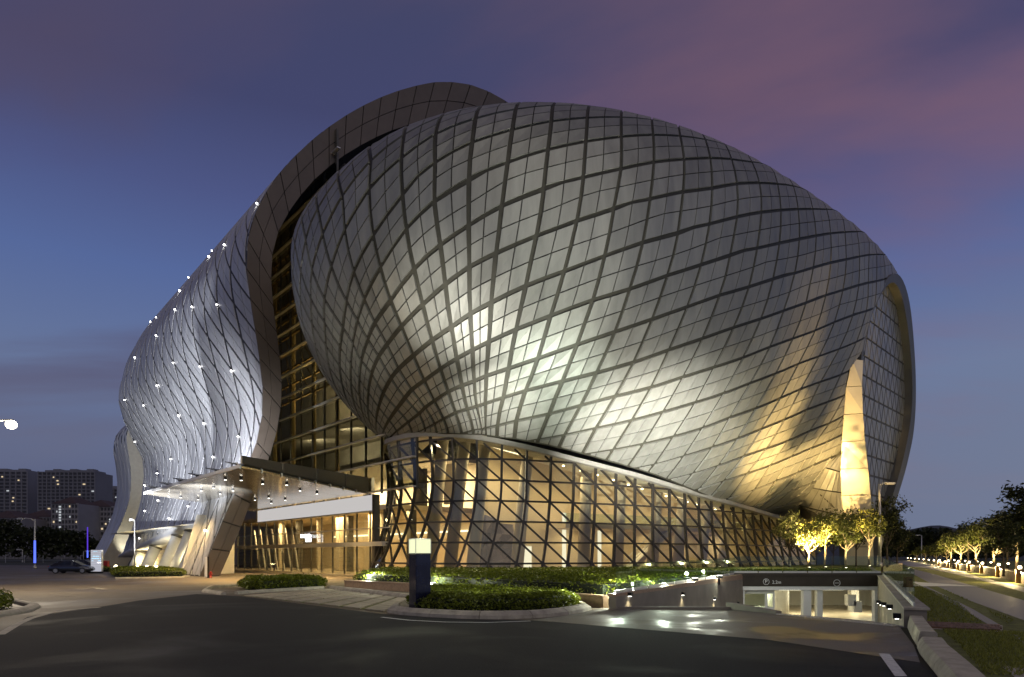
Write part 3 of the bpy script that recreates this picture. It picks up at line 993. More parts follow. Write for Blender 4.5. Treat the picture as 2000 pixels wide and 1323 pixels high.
# reveal strip (skin edge -> edge of the end wall), in stacked metal sheets
RV_L = [tuple(at(*q)) for q in ((1665, 700, 77.6), (1652, 760, 78.2), (1645, 850, 79.4), (1641, 930, 80.6), (1644, 970, 81.2), (1648, 1010, 81.8), (1652, 1110, 82.6))]
RV_R = [ep(0.5, 24.8, 0.4), ep(0.0, 21.1, 0.4), ep(0.6, 16.5, 0.4), ep(2.3, 11.9, 0.4), ep(3.0, 9.5, 0.4), ep(3.6, 6.9, 0.4), ep(4.4, 0.0, 0.4)]
_zz = np.linspace(24.4, 0.0, 9)


def by_z(pl):
    pl = np.array(pl)[::-1]
    return np.stack([np.interp(_zz, pl[:, 2], pl[:, 0]), np.interp(_zz, pl[:, 2], pl[:, 1]), _zz], 1)


ra, rb = by_z(RV_L), by_z(RV_R)
for k in range(8):
    b = MB()
    g = 0.012
    a0, a1 = ra[k] * (1 - g) + ra[k + 1] * g, ra[k] * g + ra[k + 1] * (1 - g)
    c0, c1 = rb[k] * (1 - g) + rb[k + 1] * g, rb[k] * g + rb[k + 1] * (1 - g)
    back = np.array([0.12, 0.25, 0.0])
    b.hexa([a0, c0, c0 + back, a0 + back, a1, c1, c1 + back, a1 + back])
    b.build("reveal_panel", M["goldm"], SEED)
b = MB()
bk = np.array([0.16, 0.34, 0.0])
b.add([tuple(p + bk) for p in ra] + [tuple(p + bk) for p in rb], [(k, k + 9, k + 10, k + 1) for k in range(8)])
b.build("reveal_backing", M["gutter"], SEED)

# last panels of the belly, between the skin and the reveal strip


def skin_at(px, py):
    p = SP.reshape(-1, 3)
    v = np.array([0, 0, CAM_H]) - p
    fr = (NN.reshape(-1, 3) * v).sum(1) > 0
    x, y = PCX + FPX * p[:, 0] / p[:, 1], PHY - FPX * (p[:, 2] - CAM_H) / p[:, 1]
    k = int(np.argmin((x - px) ** 2 + (y - py) ** 2 + np.where(fr & (p[:, 1] < 110), 0, 1e7)))
    return p[k] - NN.reshape(-1, 3)[k] * 0.05


BL_A = [skin_at(*q) for q in ((1640, 885), (1618, 915), (1590, 950), (1560, 985), (1525, 1012))]
BL_B = [np.array(at(*q)) for q in ((1644, 880, 79.9), (1642, 925, 80.5), (1644, 965, 81.2), (1648, 1010, 81.8), (1650, 1060, 82.2))]
bb_ = MB()
for r in range(4):
    for c in range(5):
        q = []
        for u, v in ((c, r), (c + 1, r), (c + 1, r + 1), (c, r + 1)):
            uu = np.clip((u + (0.04 if u == c else -0.04)) / 5, 0, 1)
            vv = np.clip(v + (0.03 if v == r else -0.03) - 0.12 * (uu - .5), 0, 4)
            i = int(min(vv, 3))
            A0 = BL_A[i] * (1 - vv + i) + BL_A[i + 1] * (vv - i)
            B0 = BL_B[i] * (1 - vv + i) + BL_B[i + 1] * (vv - i)
            p = A0 * (1 - uu) + B0 * uu
            p = p + np.array([0.05, -0.9, -0.25]) * math.sin(math.pi * uu) * .5
            q.append(p)
        bk_ = np.array([0, .10, .03])
        MB().hexa(q + [x + bk_ for x in q]).build("cladding_panel", M["clad"], SEED)
bb_.add([tuple(x + np.array([0, .15, .05])) for x in BL_A] + [tuple(x + np.array([0, .15, .05])) for x in BL_B], [(k, k + 1, k + 6, k + 5) for k in range(4)])
bb_.build("belly_backing", M["gutter"], SEED)

# ------------------------------------------------------------------ glass lobby under the seed
LOBBY = thing("glass_lobby", "curved glass lobby with dark triangle lattice, lit warm yellow under the egg-shaped hall", "lobby", (10, 66, 0))
ROWZ = [1.33 + 1.865 * r for r in range(-1, 7)]      # -0.53 ... 12.5
NCOL = len(LCs)


def l_pt(k, z, inset=0.0):
    p, t, n = l_plan(k)
    o = float(np.interp(z, [-1, 0, 2, 4, 6, 8.5, 11, 12.6], [1.9, 1.7, 0.95, 0.30, -0.15, -0.40, -0.25, 0.0])) - inset
    s = 1.5 * (max(0.0, 8.6 - z) / 7.3) ** 1.7
    if k < 5:
        s *= max(0.0, (k - 1) / 4.0)
    return Vector((p[0] + n[0] * o - t[0] * s, p[1] + n[1] * o - t[1] * s, z)), Vector((n[0], n[1], 0))


def rimk(k):
    return float(np.interp(k, range(len(LRIM)), LRIM)) - 0.15


# mullions, ring transoms, diagonals
for k in range(NCOL):
    zt = rimk(k)
    zs = list(np.arange(-0.2, zt, 0.9)) + [zt]
    q = [l_pt(k, z) for z in zs]
    MB().strip([a for a, _ in q], 0.19, 0.24, [n for _, n in q]).build("mullion", M["steel"], LOBBY)
for z in ROWZ[1:]:
    ks = [k / 2 for k in range(2 * NCOL - 1) if rimk(k / 2) > z + 0.02]
    if len(ks) < 2:
        continue
    q = [l_pt(k, z) for k in ks]
    MB().strip([a for a, _ in q], 0.16, 0.19, [n for _, n in q]).build("transom_ring", M["steel"], LOBBY)
for k0 in range(-7, NCOL):
    pts, ns = [], []
    for s in np.linspace(0, 7, 29):
        k, z = k0 + s, ROWZ[7] - 1.865 * s
        if 0 <= k <= NCOL - 1 and -0.2 <= z <= rimk(k):
            a, n = l_pt(k, z)
            pts.append(a)
            ns.append(n)
    if len(pts) > 2:
        MB().strip(pts, 0.15, 0.16, ns).build("diagonal_brace", M["steel"], LOBBY)

plist = []
for k in range(NCOL - 1):
    for r in range(7):
        z0, z1 = max(ROWZ[r], 0.0), ROWZ[r + 1]
        for tri in (((k, z1), (k + 1, z0), (k, z0)), ((k, z1), (k + 1, z1), (k + 1, z0))):
            if all(z > rimk(q) for q, z in tri):
                continue
            V, f = [], []
            for ins in (0.0, 0.025):
                for q, z in tri:
                    a, n = l_pt(q, z, ins)
                    V.append(tuple(a))
                    f.append(rimk(q) - z)
            Vc, Fc = clip_mesh(V, [(0, 1, 2), (5, 4, 3), (0, 3, 4, 1), (1, 4, 5, 2), (2, 5, 3, 0)], f)
            if len(Fc) < 2:
                continue
            c = np.mean(Vc, axis=0)
            plist.append((c[1] + (30 if k < 4 else 0), Vc, Fc))
plist.sort(key=lambda a: a[0])
rest = MB()
for n_, (a_, Vc, Fc) in enumerate(plist):
    if n_ < 300:
        MB().add(Vc, Fc).build("pane", M["pane"], LOBBY)
    else:
        rest.add(Vc, Fc)
if rest.f:
    rest.build("pane_field", M["pane"], LOBBY, kind="stuff")


# inside: floor, back wall, ceiling, leaning columns
def l_in(k, z, d):
    p, t, n = l_plan(k)
    return (p[0] - n[0] * d, p[1] - n[1] * d, z)


KS = list(np.linspace(0, NCOL - 1, 50))
INW = 9.0
b = MB()
vs = []
for k in KS:
    vs += [(*l_pt(k, 0)[0][:2], 0.03), l_in(max(k, 4), 0.03, INW)]
b.add(vs, [(2 * i, 2 * i + 2, 2 * i + 3, 2 * i + 1) for i in range(len(KS) - 1)])
b.build("lobby_floor", M["floor"], LOBBY)
b = MB()
vs = []
for k in KS:
    kk = max(k, 4)
    vs += [l_in(kk, 0.0, INW), l_in(kk, l_rim(kk) + 1.5, INW)]
b.add(vs, [(2 * i, 2 * i + 2, 2 * i + 3, 2 * i + 1) for i in range(len(KS) - 1)])
b.add([tuple(l_pt(NCOL - 1, 0)[0]), l_in(NCOL - 1, 0, INW), l_in(NCOL - 1, 8, INW), tuple(l_pt(NCOL - 1, 8)[0])], [(0, 1, 2, 3)])
b.build("back_wall", M["plaster"], LOBBY)
b = MB()
vs = []
for k in KS:
    kk = max(k, 4)
    z = rimk(k) + 0.2
    vs += [l_in(k, z, -0.1), l_in(k, z - 0.25, 2.2), l_in(kk, z + 0.9, 4.0), l_in(kk, z + 1.0, INW)]
b.add(vs, [(4 * i + c, 4 * i + 4 + c, 4 * i + 5 + c, 4 * i + 1 + c) for i in range(len(KS) - 1) for c in range(3)])
b.build("ceiling", M["plaster_w"], LOBBY, smooth=True)
for ka, kb, dd in ((4.5, 7.6, 3.2), (8.4, 10.6, 5.0), (15.5, 17.0, 4.0), (18.5, 20.5, 4.0), (22, 24, 3.6)):
    q = [l_in(k, rimk(k) + 0.2 + 0.5, dd) for k in np.linspace(ka, kb, 10)]
    MB().strip([Vector(a) - Vector((0, 0, 0.16)) for a in q], 0.16, 0.10, [(0, 0, 1)] * 10).build("ceiling_light_strip", M["e_strip"], LOBBY)
for kb, kt, dd in ((4.6, 5.5, 2.6), (5.9, 6.9, 3.0), (7.4, 8.3, 3.2), (10.0, 10.6, 3.2), (13.2, 13.5, 3.2), (15.2, 15.6, 3.6), (17.4, 18.0, 3.6), (19.3, 20.0, 3.6), (21.4, 22.2, 3.6), (23.6, 24.4, 3.6), (26, 26.8, 3.6)):
    a, c = l_in(kb, 0.03, dd), l_in(kt, rimk(kt) + 0.3, dd + 0.4)
    MB().tube([a, c], 0.62, 20, 0.55).build("leaning_column", M["colm"], LOBBY, smooth=True)
for k in np.linspace(5, 27, 23):
    for dd in (6.2,):
        zc_ = rimk(k) + (0.05 if dd < 3 else .95)
        q = l_in(max(k, 4.5), zc_, dd)
        MB().lathe((q[0], q[1], q[2] - .12), [(.10, 0), (.12, .03), (.12, .12)], 10).build("ceiling_downlight", M["e_lamp"], LOBBY)
# balcony slab edge and gallery at the right, glazed rail
q = [l_in(k, 5.0, 6.3) for k in np.linspace(12.5, 27, 16)]
MB().strip(q, 4.6, 0.45, [(0, 0, 1)] * 16).build("gallery_slab", M["plaster"], LOBBY)
q = [l_in(k, 5.75, 4.1) for k in np.linspace(12.5, 27, 16)]
MB().strip(q, 0.03, 1.0, [(0, 0, 1)] * 16).build("gallery_rail_glass", M["pane3"], LOBBY)
# dark faceted feature wall seen behind the front bay
fw = []
k0, k1, z0, z1 = 7.2, 10.4, 0.4, 5.6
gk, gz = np.linspace(k0, k1, 6), np.linspace(z0, z1, 5)
node = {}
for a, k in enumerate(gk):
    for c, z in enumerate(gz):
        kk = k + (0.18 * rng.uniform(-1, 1) if 0 < a < 5 else 0)
        zz = z + (0.4 * rng.uniform(-1, 1) if 0 < c < 4 else 0) + (0.5 * math.sin(a) if c == 4 else 0)
        node[a, c] = l_in(kk, zz, 6.6 + rng.uniform(-0.35, 0.35))
for a in range(5):
    for c in range(4):
        qd = [node[a, c], node[a + 1, c], node[a + 1, c + 1], node[a, c + 1]]
        for tri in ((0, 1, 2), (0, 2, 3)):
            p = [Vector(qd[i]) for i in tri]
            n = Vector((0.1, 0.25, 0))
            MB().add(p + [x + n for x in p], [(0, 1, 2), (5, 4, 3), (0, 3, 4, 1), (1, 4, 5, 2), (2, 5, 3, 0)]).build("feature_wall_facet", M["mural"], LOBBY)
# bright doorways in the back wall
for k, w, h in ((11.0, 0.42, 3.0), (11.55, 0.36, 3.0), (13.9, 0.12, 6.6), (16.2, 0.12, 5.4)):
    a, c = Vector(l_in(k - w, 0, INW - 0.06)), Vector(l_in(k + w, 0, INW - 0.06))
    bb = MB()
    up = Vector((0, 0, h))
    n = Vector((l_plan(k)[2][0], l_plan(k)[2][1], 0)) * 0.05
    bb.hexa([a, c, c - n, a - n, a + up, c + up, c + up - n, a + up - n])
    bb.build("doorway", M["e_door"], LOBBY)
# escalator
e0, e1 = Vector(l_in(16.4, 0.1, 5.4)), Vector(l_in(19.6, 5.2, 5.0))
d = (e1 - e0).normalized()
sd_ = d.cross(Vector((0, 0, 1))).normalized()
b = MB()
b.beam(e0, e1, 1.2, 0.55)
for s in (-0.62, 0.62):
    b.beam(e0 + sd_ * s + Vector((0, 0, 0.95)), e1 + sd_ * s + Vector((0, 0, 0.95)), 0.08, 0.10)
    b.beam(e0 + sd_ * s + Vector((0, 0, 0.5)), e1 + sd_ * s + Vector((0, 0, 0.5)), 0.03, 0.06)
esc = b.build("escalator", M["alu"], LOBBY)
for k in (5.6, 8, 10.5, 13, 15.5, 18, 20.5, 23, 26, 28.5):
    zt_ = rimk(k) - 0.5
    lamp("lobby_ceiling_light", "AREA", l_in(k, zt_, 5.4), 290 * max(.35, zt_ / 12), (1.0, 0.80, 0.44), aim=l_in(k, 0, 5.4), size=3.0)
for k in (6.2, 8.6, 11, 13.5, 16, 18.5):  # added spots inside the glass, beamed outwards to brighten the planter hedge
    a_, (nx_, ny_) = l_in(k, rimk(k) - .5, 0.9), l_plan(k)[2]
    lamp("hedge_fill_spot", "SPOT", a_, 14000, (1.0, 0.90, 0.56), aim=(a_[0] + nx_ * 14, a_[1] + ny_ * 14, 0.8), size=.12, cone=58, blend=.9)
for k in (14, 17, 20, 23.5, 27):
    lamp("gallery_light", "AREA", l_in(k, 4.65, 6.6), 190, (1.0, 0.80, 0.44), aim=l_in(k, 0, 6.6), size=2.4)

# ------------------------------------------------------------------ entrance and curtain wall behind it
WO = np.array([-12.6, 67.2])
WD = np.array([-0.64, 0.768])
WN = np.array([-0.768, -0.64])          # outward


def wp(t, z, o=0.0):
    return (WO[0] + WD[0] * t + WN[0] * o, WO[1] + WD[1] * t + WN[1] * o, z)


def wbox(b, t0, t1, z0, z1, o0, o1, mi=0):
    p = [wp(t0, z0, o0), wp(t1, z0, o0), wp(t1, z0, o1), wp(t0, z0, o1), wp(t0, z1, o0), wp(t1, z1, o0), wp(t1, z1, o1), wp(t0, z1, o1)]
    return b.hexa(p, mi)


ENTR = thing("entrance_hall", "tall dark glass entrance front between silver wave-shaped hall and egg-shaped hall", "entrance hall", wp(20, 0))
b = MB()
wbox(b, 2, 60, -0.02, 0.04, -14, 0.6)
b.build("entrance_floor", M["floor"], ENTR)
# ground-floor glazing, doors
TD = [0.0 + 2.9 * i for i in range(16)]
for i in range(15):
    t0, t1 = TD[i], TD[i + 1]
    wbox(MB(), t0 + 0.04, t1 - 0.04, 0.05, 2.95, -0.02, 0.02).build("glass_door" if i in (1, 2, 4) else "pane", M["pane2"], ENTR)
    wbox(MB(), t0 + 0.04, t1 - 0.04, 3.42, 4.72, -0.02, 0.02).build("pane", M["pane"], ENTR)
    wbox(MB(), t0 + 0.04, t1 - 0.04, 4.84, 6.6, -0.02, 0.02).build("pane", M["pane"], ENTR)
for t in TD:
    wbox(MB(), t - 0.045, t + 0.045, 0.0, 6.6, -0.12, 0.04).build("mullion", M["dalu"], ENTR)
wbox(MB(), -1, 44, 2.97, 3.40, -0.1, 0.75).build("door_canopy_beam", M["alu"], ENTR)
wbox(MB(), -1, 44, 4.73, 4.83, -0.05, 0.12).build("transom", M["alu"], ENTR)
wbox(MB(), 1.0, 1.5, 0.0, 8.1, -0.1, 0.5).build("corner_post", M["dalu"], ENTR)
# bulkhead of white panels under the canopy
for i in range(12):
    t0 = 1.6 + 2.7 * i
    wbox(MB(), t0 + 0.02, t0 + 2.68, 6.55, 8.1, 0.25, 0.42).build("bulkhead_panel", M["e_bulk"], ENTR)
wbox(MB(), 1.6, 34, 6.42, 6.53, 0.0, 0.62).build("bulkhead_sill", M["alu"], ENTR)
# upper curtain wall
UZ = [8.4 + 2.72 * r for r in range(16)]
UT = [-6.0 + 3.3 * i for i in range(17)]
for r in range(15):
    for i in range(16):
        if UT[i] < 9 and UZ[r] > 22:
            continue
        wbox(MB(), UT[i] + 0.05, UT[i + 1] - 0.05, UZ[r] + 0.06, UZ[r + 1] - 0.06, -0.02, 0.02).build("pane", M["pane2"], ENTR)
for t in UT:
    wbox(MB(), t - 0.05, t + 0.05, 8.2, 49 if t > 9 else 24.6, -0.2, 0.02).build("mullion", M["dalu"], ENTR)
for z in UZ[:15]:
    wbox(MB(), -6 if z < 24 else 9.5, 47, z - 0.06, z + 0.06, 0.03, 0.42).build("sun_fin", M["alu"], ENTR)
# rooms behind
b = MB()
wbox(b, 3, 130, 0.0, 12.6, -14.4, -14.0)
b.build("inner_wall", M["plaster"], ENTR)
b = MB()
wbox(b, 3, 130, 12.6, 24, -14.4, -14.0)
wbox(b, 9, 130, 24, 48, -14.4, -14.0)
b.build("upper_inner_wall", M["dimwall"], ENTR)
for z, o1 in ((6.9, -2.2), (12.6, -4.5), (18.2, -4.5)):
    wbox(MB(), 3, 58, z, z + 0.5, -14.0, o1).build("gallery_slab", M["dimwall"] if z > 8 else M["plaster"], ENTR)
for i, t in enumerate((3.0, 9.2, 11.6, 17.6, 20.2, 26.4, 33, 40)):
    wbox(MB(), t, t + (0.5 if i % 2 else 0.9), 0.04, 6.9, -5.6, -4.9).build("inner_pier", M["colm"] if i % 3 else M["dalu"], ENTR)
for i, t in enumerate((-2, 4, 10, 16)):
    wbox(MB(), t, t + 2.2, 7.4, 11.6, -7.6, -7.2).build("inner_screen", M["plaster"] if i % 2 == 0 else M["dalu"], ENTR)
for i in range(7):                                        # leaning braces at the far bays
    t = 24 + 2.3 * i
    MB().tube([wp(t, 0.05, -1.2), wp(t + 2.2, 5.6, -1.2)], 0.13, 8).build("inner_brace", M["alu"], ENTR)
wbox(MB(), 9.5, 75, 44.5, 45.0, -14.0, -0.4).build("roof_slab", M["darkhole"], ENTR)
for z in np.arange(22.5, 44, 2.2):                         # roof trusses seen dimly through the top of the glass
    b = MB()
    b.beam(wp(8, z, -2.2), wp(46, z, -2.2), 0.20, 0.20)
    for i in range(16):
        t = 8 + 2.4 * i
        b.beam(wp(t, z, -2.2), wp(t + 1.2 * (1 if i % 2 else 1.9), z + 2.2, -2.2), 0.11, 0.11)
    b.build("roof_truss", M["truss"], ENTR)
for t in np.arange(15.8, 46, 6.6):
    MB().beam(wp(t, 7, -2.6), wp(t, 44.4 if t > 14 else 38, -2.6), 0.4, 0.4).build("inner_column", M["truss"], ENTR)
wbox(MB(), 4, 40, 4.8, 5.0, -13.8, -13.5).build("ceiling_light_strip", M["e_strip"], ENTR)
# illegible glowing two-line sign on the glass
SG = thing("entrance_sign", "small two-line glowing white sign over the entrance doors", "sign", wp(17.4, 3.6, 0.8))
b = MB()
for row, (n, z0, ts) in enumerate(((9, 4.12, 15.7), (5, 3.62, 15.7))):
    for i in range(n):
        t = ts + i * 0.34
        h = 0.40 if (i * 7 + row) % 3 else 0.30
        wbox(b, t, t + 0.07, z0, z0 + h, 0.70, 0.76)
        if i % 2 == 0:
            wbox(b, t + 0.07, t + 0.22, z0 + h - 0.08, z0 + h, 0.70, 0.76)
        if i % 3 != 1:
            wbox(b, t + 0.07, t + 0.22, z0, z0 + 0.07, 0.70, 0.76)
b.build("sign_letters", M["e_logo"], SG)
wbox(MB(), 15.5, 18.9, 3.52, 3.58, 0.68, 0.78).build("sign_rail", M["alu"], SG)
for t in (5, 12, 20, 29, 38):
    lamp("entrance_ceiling_light", "AREA", wp(t, 6.7, -4.2), 1500, WARM, aim=wp(t, 0, -5), size=3.0)
for t in (7, 15, 26):
    lamp("gallery_light", "AREA", wp(t, 12.3, -9.5), 3000, (1.0, 0.84, 0.58), aim=wp(t, 6, -10), size=2.5)
for t in (10, 20, 31):
    lamp("upper_hall_light", "AREA", wp(t, 17.6, -6.0), 1500, (1.0, 0.84, 0.55), aim=wp(t + 3, 13, -12), size=3)
    lamp("upper_hall_light", "AREA", wp(t, 27.0, -4.0), 2200, (1.0, 0.80, 0.46), aim=wp(t + 5, 24, -14), size=3)
lamp("truss_light", "AREA", wp(10, 21, -6), 800, AMBER, aim=wp(12, 46, -4), size=4)
lamp("truss_light", "AREA", wp(30, 21, -6), 800, AMBER, aim=wp(30, 46, -4), size=4)

# ------------------------------------------------------------------ entrance canopy
CAN = thing("entrance_canopy", "large pointed flat canopy with mirror-like soffit and small downlights over the drive", "canopy", (-25, 70, 8))
CZ = 8.25
cA, cB, cC, cD = np.array([-14.6, 69.3]), np.array([-19.1, 48.0]), np.array([-37.2, 69.0]), np.array([-36.0, 95.0])


def cq(u, v, z):
    """u along A->D / B->C (wall direction), v from the wall outwards"""
    p = (cA * (1 - u) + cD * u) * (1 - v) + (cB * (1 - u) + cC * u) * v
    return (p[0], p[1], z)


NS = 7
for i in range(NS):
    u0, u1 = i / NS + 0.0008, (i + 1) / NS - 0.0008
    b = MB()
    n = 8
    for k in range(n):
        v0, v1 = k / n, (k + 1) / n
        b.hexa([cq(u0, v0, CZ), cq(u1, v0, CZ), cq(u1, v1, CZ), cq(u0, v1, CZ), cq(u0, v0, CZ + .12), cq(u1, v0, CZ + .12), cq(u1, v1, CZ + .12), cq(u0, v1, CZ + .12)])
    b.build("soffit_panel", M["soffit"], CAN)
b = MB()
b.hexa([cq(0.01, 0, CZ + .14), cq(.99, 0, CZ + .14), cq(.99, .985, CZ + .14), cq(0.01, .985, CZ + .14), cq(0.01, 0, CZ + .6), cq(.99, 0, CZ + .6), cq(.99, .97, CZ + .34), cq(0.01, .97, CZ + .34)])
b.build("roof_deck", M["dalu"], CAN)
MB().beam(cq(0, 1, CZ + .09), cq(1, 1, CZ + .09), 0.12, 0.24).build("edge_trim", M["alu"], CAN)
# tall side fascia on the near edge, in three lengths
for i in range(4):
    v0, v1 = i / 4 + 0.003, (i + 1) / 4 - 0.003
    h0, h1 = 1.40 - 0.85 * v0, 1.40 - 0.85 * v1
    a, c = Vector(cq(0, v0, CZ + .28)), Vector(cq(0, v1, CZ + .28))
    off = Vector((0.10, -0.02, 0))
    up0, up1 = Vector((0, 0, h0)), Vector((0, 0, h1))
    MB().hexa([a, c, c + off, a + off, a + up0, c + up1, c + up1 + off, a + up0 + off]).build("side_fascia", M["dalu"], CAN)
for i in range(9):
    MB().beam(cq(0.0, i / 8, CZ + .05), cq(0.03, i / 8, CZ + .3), 0.10, 0.3).build("bracket", M["alu"], CAN)
for i in range(6):                                         # saw-tooth roof louvres along the front edge
    u0, u1 = i / 6 + 0.02, (i + 0.62) / 6
    p = [cq(u0, 1.01, CZ + .22), cq(u1, 1.01, CZ + .62), cq(u1, .72, CZ + .95), cq(u0, .72, CZ + .40)]
    V = [Vector(x) for x in p]
    MB().hexa(V + [x + Vector((0, 0, .07)) for x in V]).build("roof_louvre", M["dalu"], CAN)
DLPX = [(353, 974), (387, 978), (393, 961), (417, 956), (430, 967), (455, 961), (471, 941), (513, 948), (498, 979), (525, 975), (530, 985), (557, 979), (586, 961), (619, 967), (452, 989), (482, 994), (560, 950), (440, 940)]
for q, (x, y) in enumerate(DLPX):
    d = (CZ - 0.3 - CAM_H) * FPX / (PHY - y)
    p = at(x, y, d)
    b = MB()
    b.tube([(p.x, p.y, CZ + 0.02), (p.x, p.y, CZ - 0.20)], 0.13, 12)
    f = b.build("downlight", M["black"], CAN)
    MB().tube([(p.x, p.y, CZ - 0.205), (p.x, p.y, CZ - 0.22)], 0.10, 12).build("downlight_lens", M["e_lampw"], f)
    if q in (0, 3, 6, 8, 12, 7, 13, 16):
        lamp("canopy_downlight", "SPOT", (p.x, p.y, CZ - 0.4), 3600, (1.0, 0.66, 0.26), aim=(p.x, p.y, 0), size=0.14, cone=125, blend=0.9)

# ------------------------------------------------------------------ wave hall on the left
HAX = np.array([-0.64, 0.768])
HNI = np.array([0.768, 0.64])            # inwards
HP0 = np.array([-26.5, 70.0])
HL = 62.0
PROF = [(-5.22, -0.05), (-4.5, 1.55), (-3.34, 4.8), (-2.61, 6.66), (-1.3, 9.57), (-0.17, 11.85), (0.35, 13.43), (0.92, 15.82), (1.16, 18.07), (0.98, 20.3), (0.66, 21.9), (0.30, 24.3), (-0.15, 27.4),
        (-0.66, 29.8), (-0.88, 32.5), (-0.55, 35.2), (0.35, 38.1), (2.81, 42.6), (6.77, 47.8), (11.2, 52.4), (15.9, 56.4), (22.2, 60.6), (27.7, 62.7), (33.2, 63.1), (40, 61.5), (48, 57), (55, 49), (60, 38)]
PRIN = [(-3.34, 0.0), (-2.41, 2.2), (-1.45, 4.33), (-0.74, 6.43), (0.4, 9.16), (1.4, 11.5), (1.83, 12.7), (2.42, 14.8), (2.86, 17.2), (3.03, 19.5), (2.86, 21.7), (2.64, 23.9), (2.15, 27.0), (1.75, 30.0), (1.72, 32.6), (2.15, 35.4),
        (3.47, 38.2), (5.9, 42.2), (9.2, 46.1), (12.1, 48.8), (15.5, 51.7), (20.5, 55), (26, 57.2), (32, 57.8), (38.5, 56.4), (45.5, 52.5), (51.5, 46), (56, 37)]
QCOR_Z = [0, 2.2, 6.7, 9.5, 13.4, 16.5, 18.9, 22.1, 25.2, 28.1, 30.5, 32.7, 38, 44, 70]
QPRO = [-1.9, -0.93, 0.63, 1.5, 2.3, 2.54, 2.3, 0.63, -0.7, -1.47, -1.39, -0.93]
_pz = [z for o, z in PROF[:17]]
_po = [o for o, z in PROF[:17]]
QCOR = [QPRO[i] - float(np.interp(QCOR_Z[i], _pz, _po)) for i in range(12)] + [0.5, 0.3, 0.3]
PR = smooth_pl(PROF, 300, 40)
PI = smooth_pl(PRIN, 300, 40)
_ps = np.concatenate([[0], np.cumsum(np.linalg.norm(np.diff(PR, axis=0), axis=1))])


def hall_tv(t, v, off=0.0):
    """t metres along the hall's axis from the near end, v metres up the section from the foot; off = outwards"""
    t = np.asarray(t, float)
    v = np.asarray(v, float)
    o = np.interp(v, _ps, PR[:, 0])
    z = np.interp(v, _ps, PR[:, 1])
    o1 = np.interp(v + .3, _ps, PR[:, 0]) - np.interp(v - .3, _ps, PR[:, 0])
    z1 = np.interp(v + .3, _ps, PR[:, 1]) - np.interp(v - .3, _ps, PR[:, 1])
    ln = np.hypot(o1, z1) + 1e-9
    no, nz_ = -z1 / ln, o1 / ln               # outward in the section (o decreases outwards)
    o = o + np.interp(z, QCOR_Z, QCOR) * t / HL + no * off
    z = z + nz_ * off
    return np.stack([HP0[0] + HAX[0] * t + HNI[0] * o, HP0[1] + HAX[1] * t + HNI[1] * o, z], -1)


VTOP = float(_ps[-1])
WAVE = thing("wave_hall", "silver hall with S-shaped wave profile and diamond panels dotted with star lights, at left", "building", (-45, 95, 0))
ARCH_O = [(64, 1.6), (61.7, 1.9), (50.8, 2.6), (40.9, 3.2), (33.0, 3.9), (25.2, 4.7), (19.9, 5.0), (15.9, 5.2), (12.4, 5.15), (10.6, 4.9), (9.7, 4.2), (9.8, 3.0), (10.2, 1.5), (10.5, 0.0)]
ARCH_R = [(64, 2.2), (60.1, 2.6), (47.5, 3.6), (37.3, 4.6), (28.5, 5.3), (21.0, 5.75), (15.5, 5.95), (12.4, 5.9), (10.2, 5.75), (8.6, 5.2), (8.0, 4.3), (7.8, 2.6), (7.6, 1.0), (7.6, 0.0)]
ARO = smooth_pl(ARCH_O, 60, 2)
ARR = smooth_pl(ARCH_R, 60, 2)
ARR_POLY = [tuple(p) for p in ARR] + [(7.6, -2), (66, -2), (66, 2.2)]
ARO_POLY = [tuple(p) for p in ARO] + [(10.5, -2), (66, -2), (66, 1.6)]


def v_of_z(z):
    n = 190
    return np.interp(z, PR[:n, 1], _ps[:n])


# under-shell
tt, vv = np.meshgrid(np.linspace(0, HL, 63), np.linspace(0, VTOP, 420))
sp = hall_tv(tt, vv, -0.07).reshape(-1, 3)
f = poly_sd(tt.ravel(), sp[:, 2], ARR_POLY) - 0.02
r_, c_ = tt.shape
fa = [(r * c_ + c, r * c_ + c + 1, (r + 1) * c_ + c + 1, (r + 1) * c_ + c) for r in range(r_ - 1) for c in range(c_ - 1)]
V_, F_ = clip_mesh([tuple(p) for p in sp], fa, f)
MB().add(V_, F_).build("shell", M["gutter2"], WAVE, smooth=True)
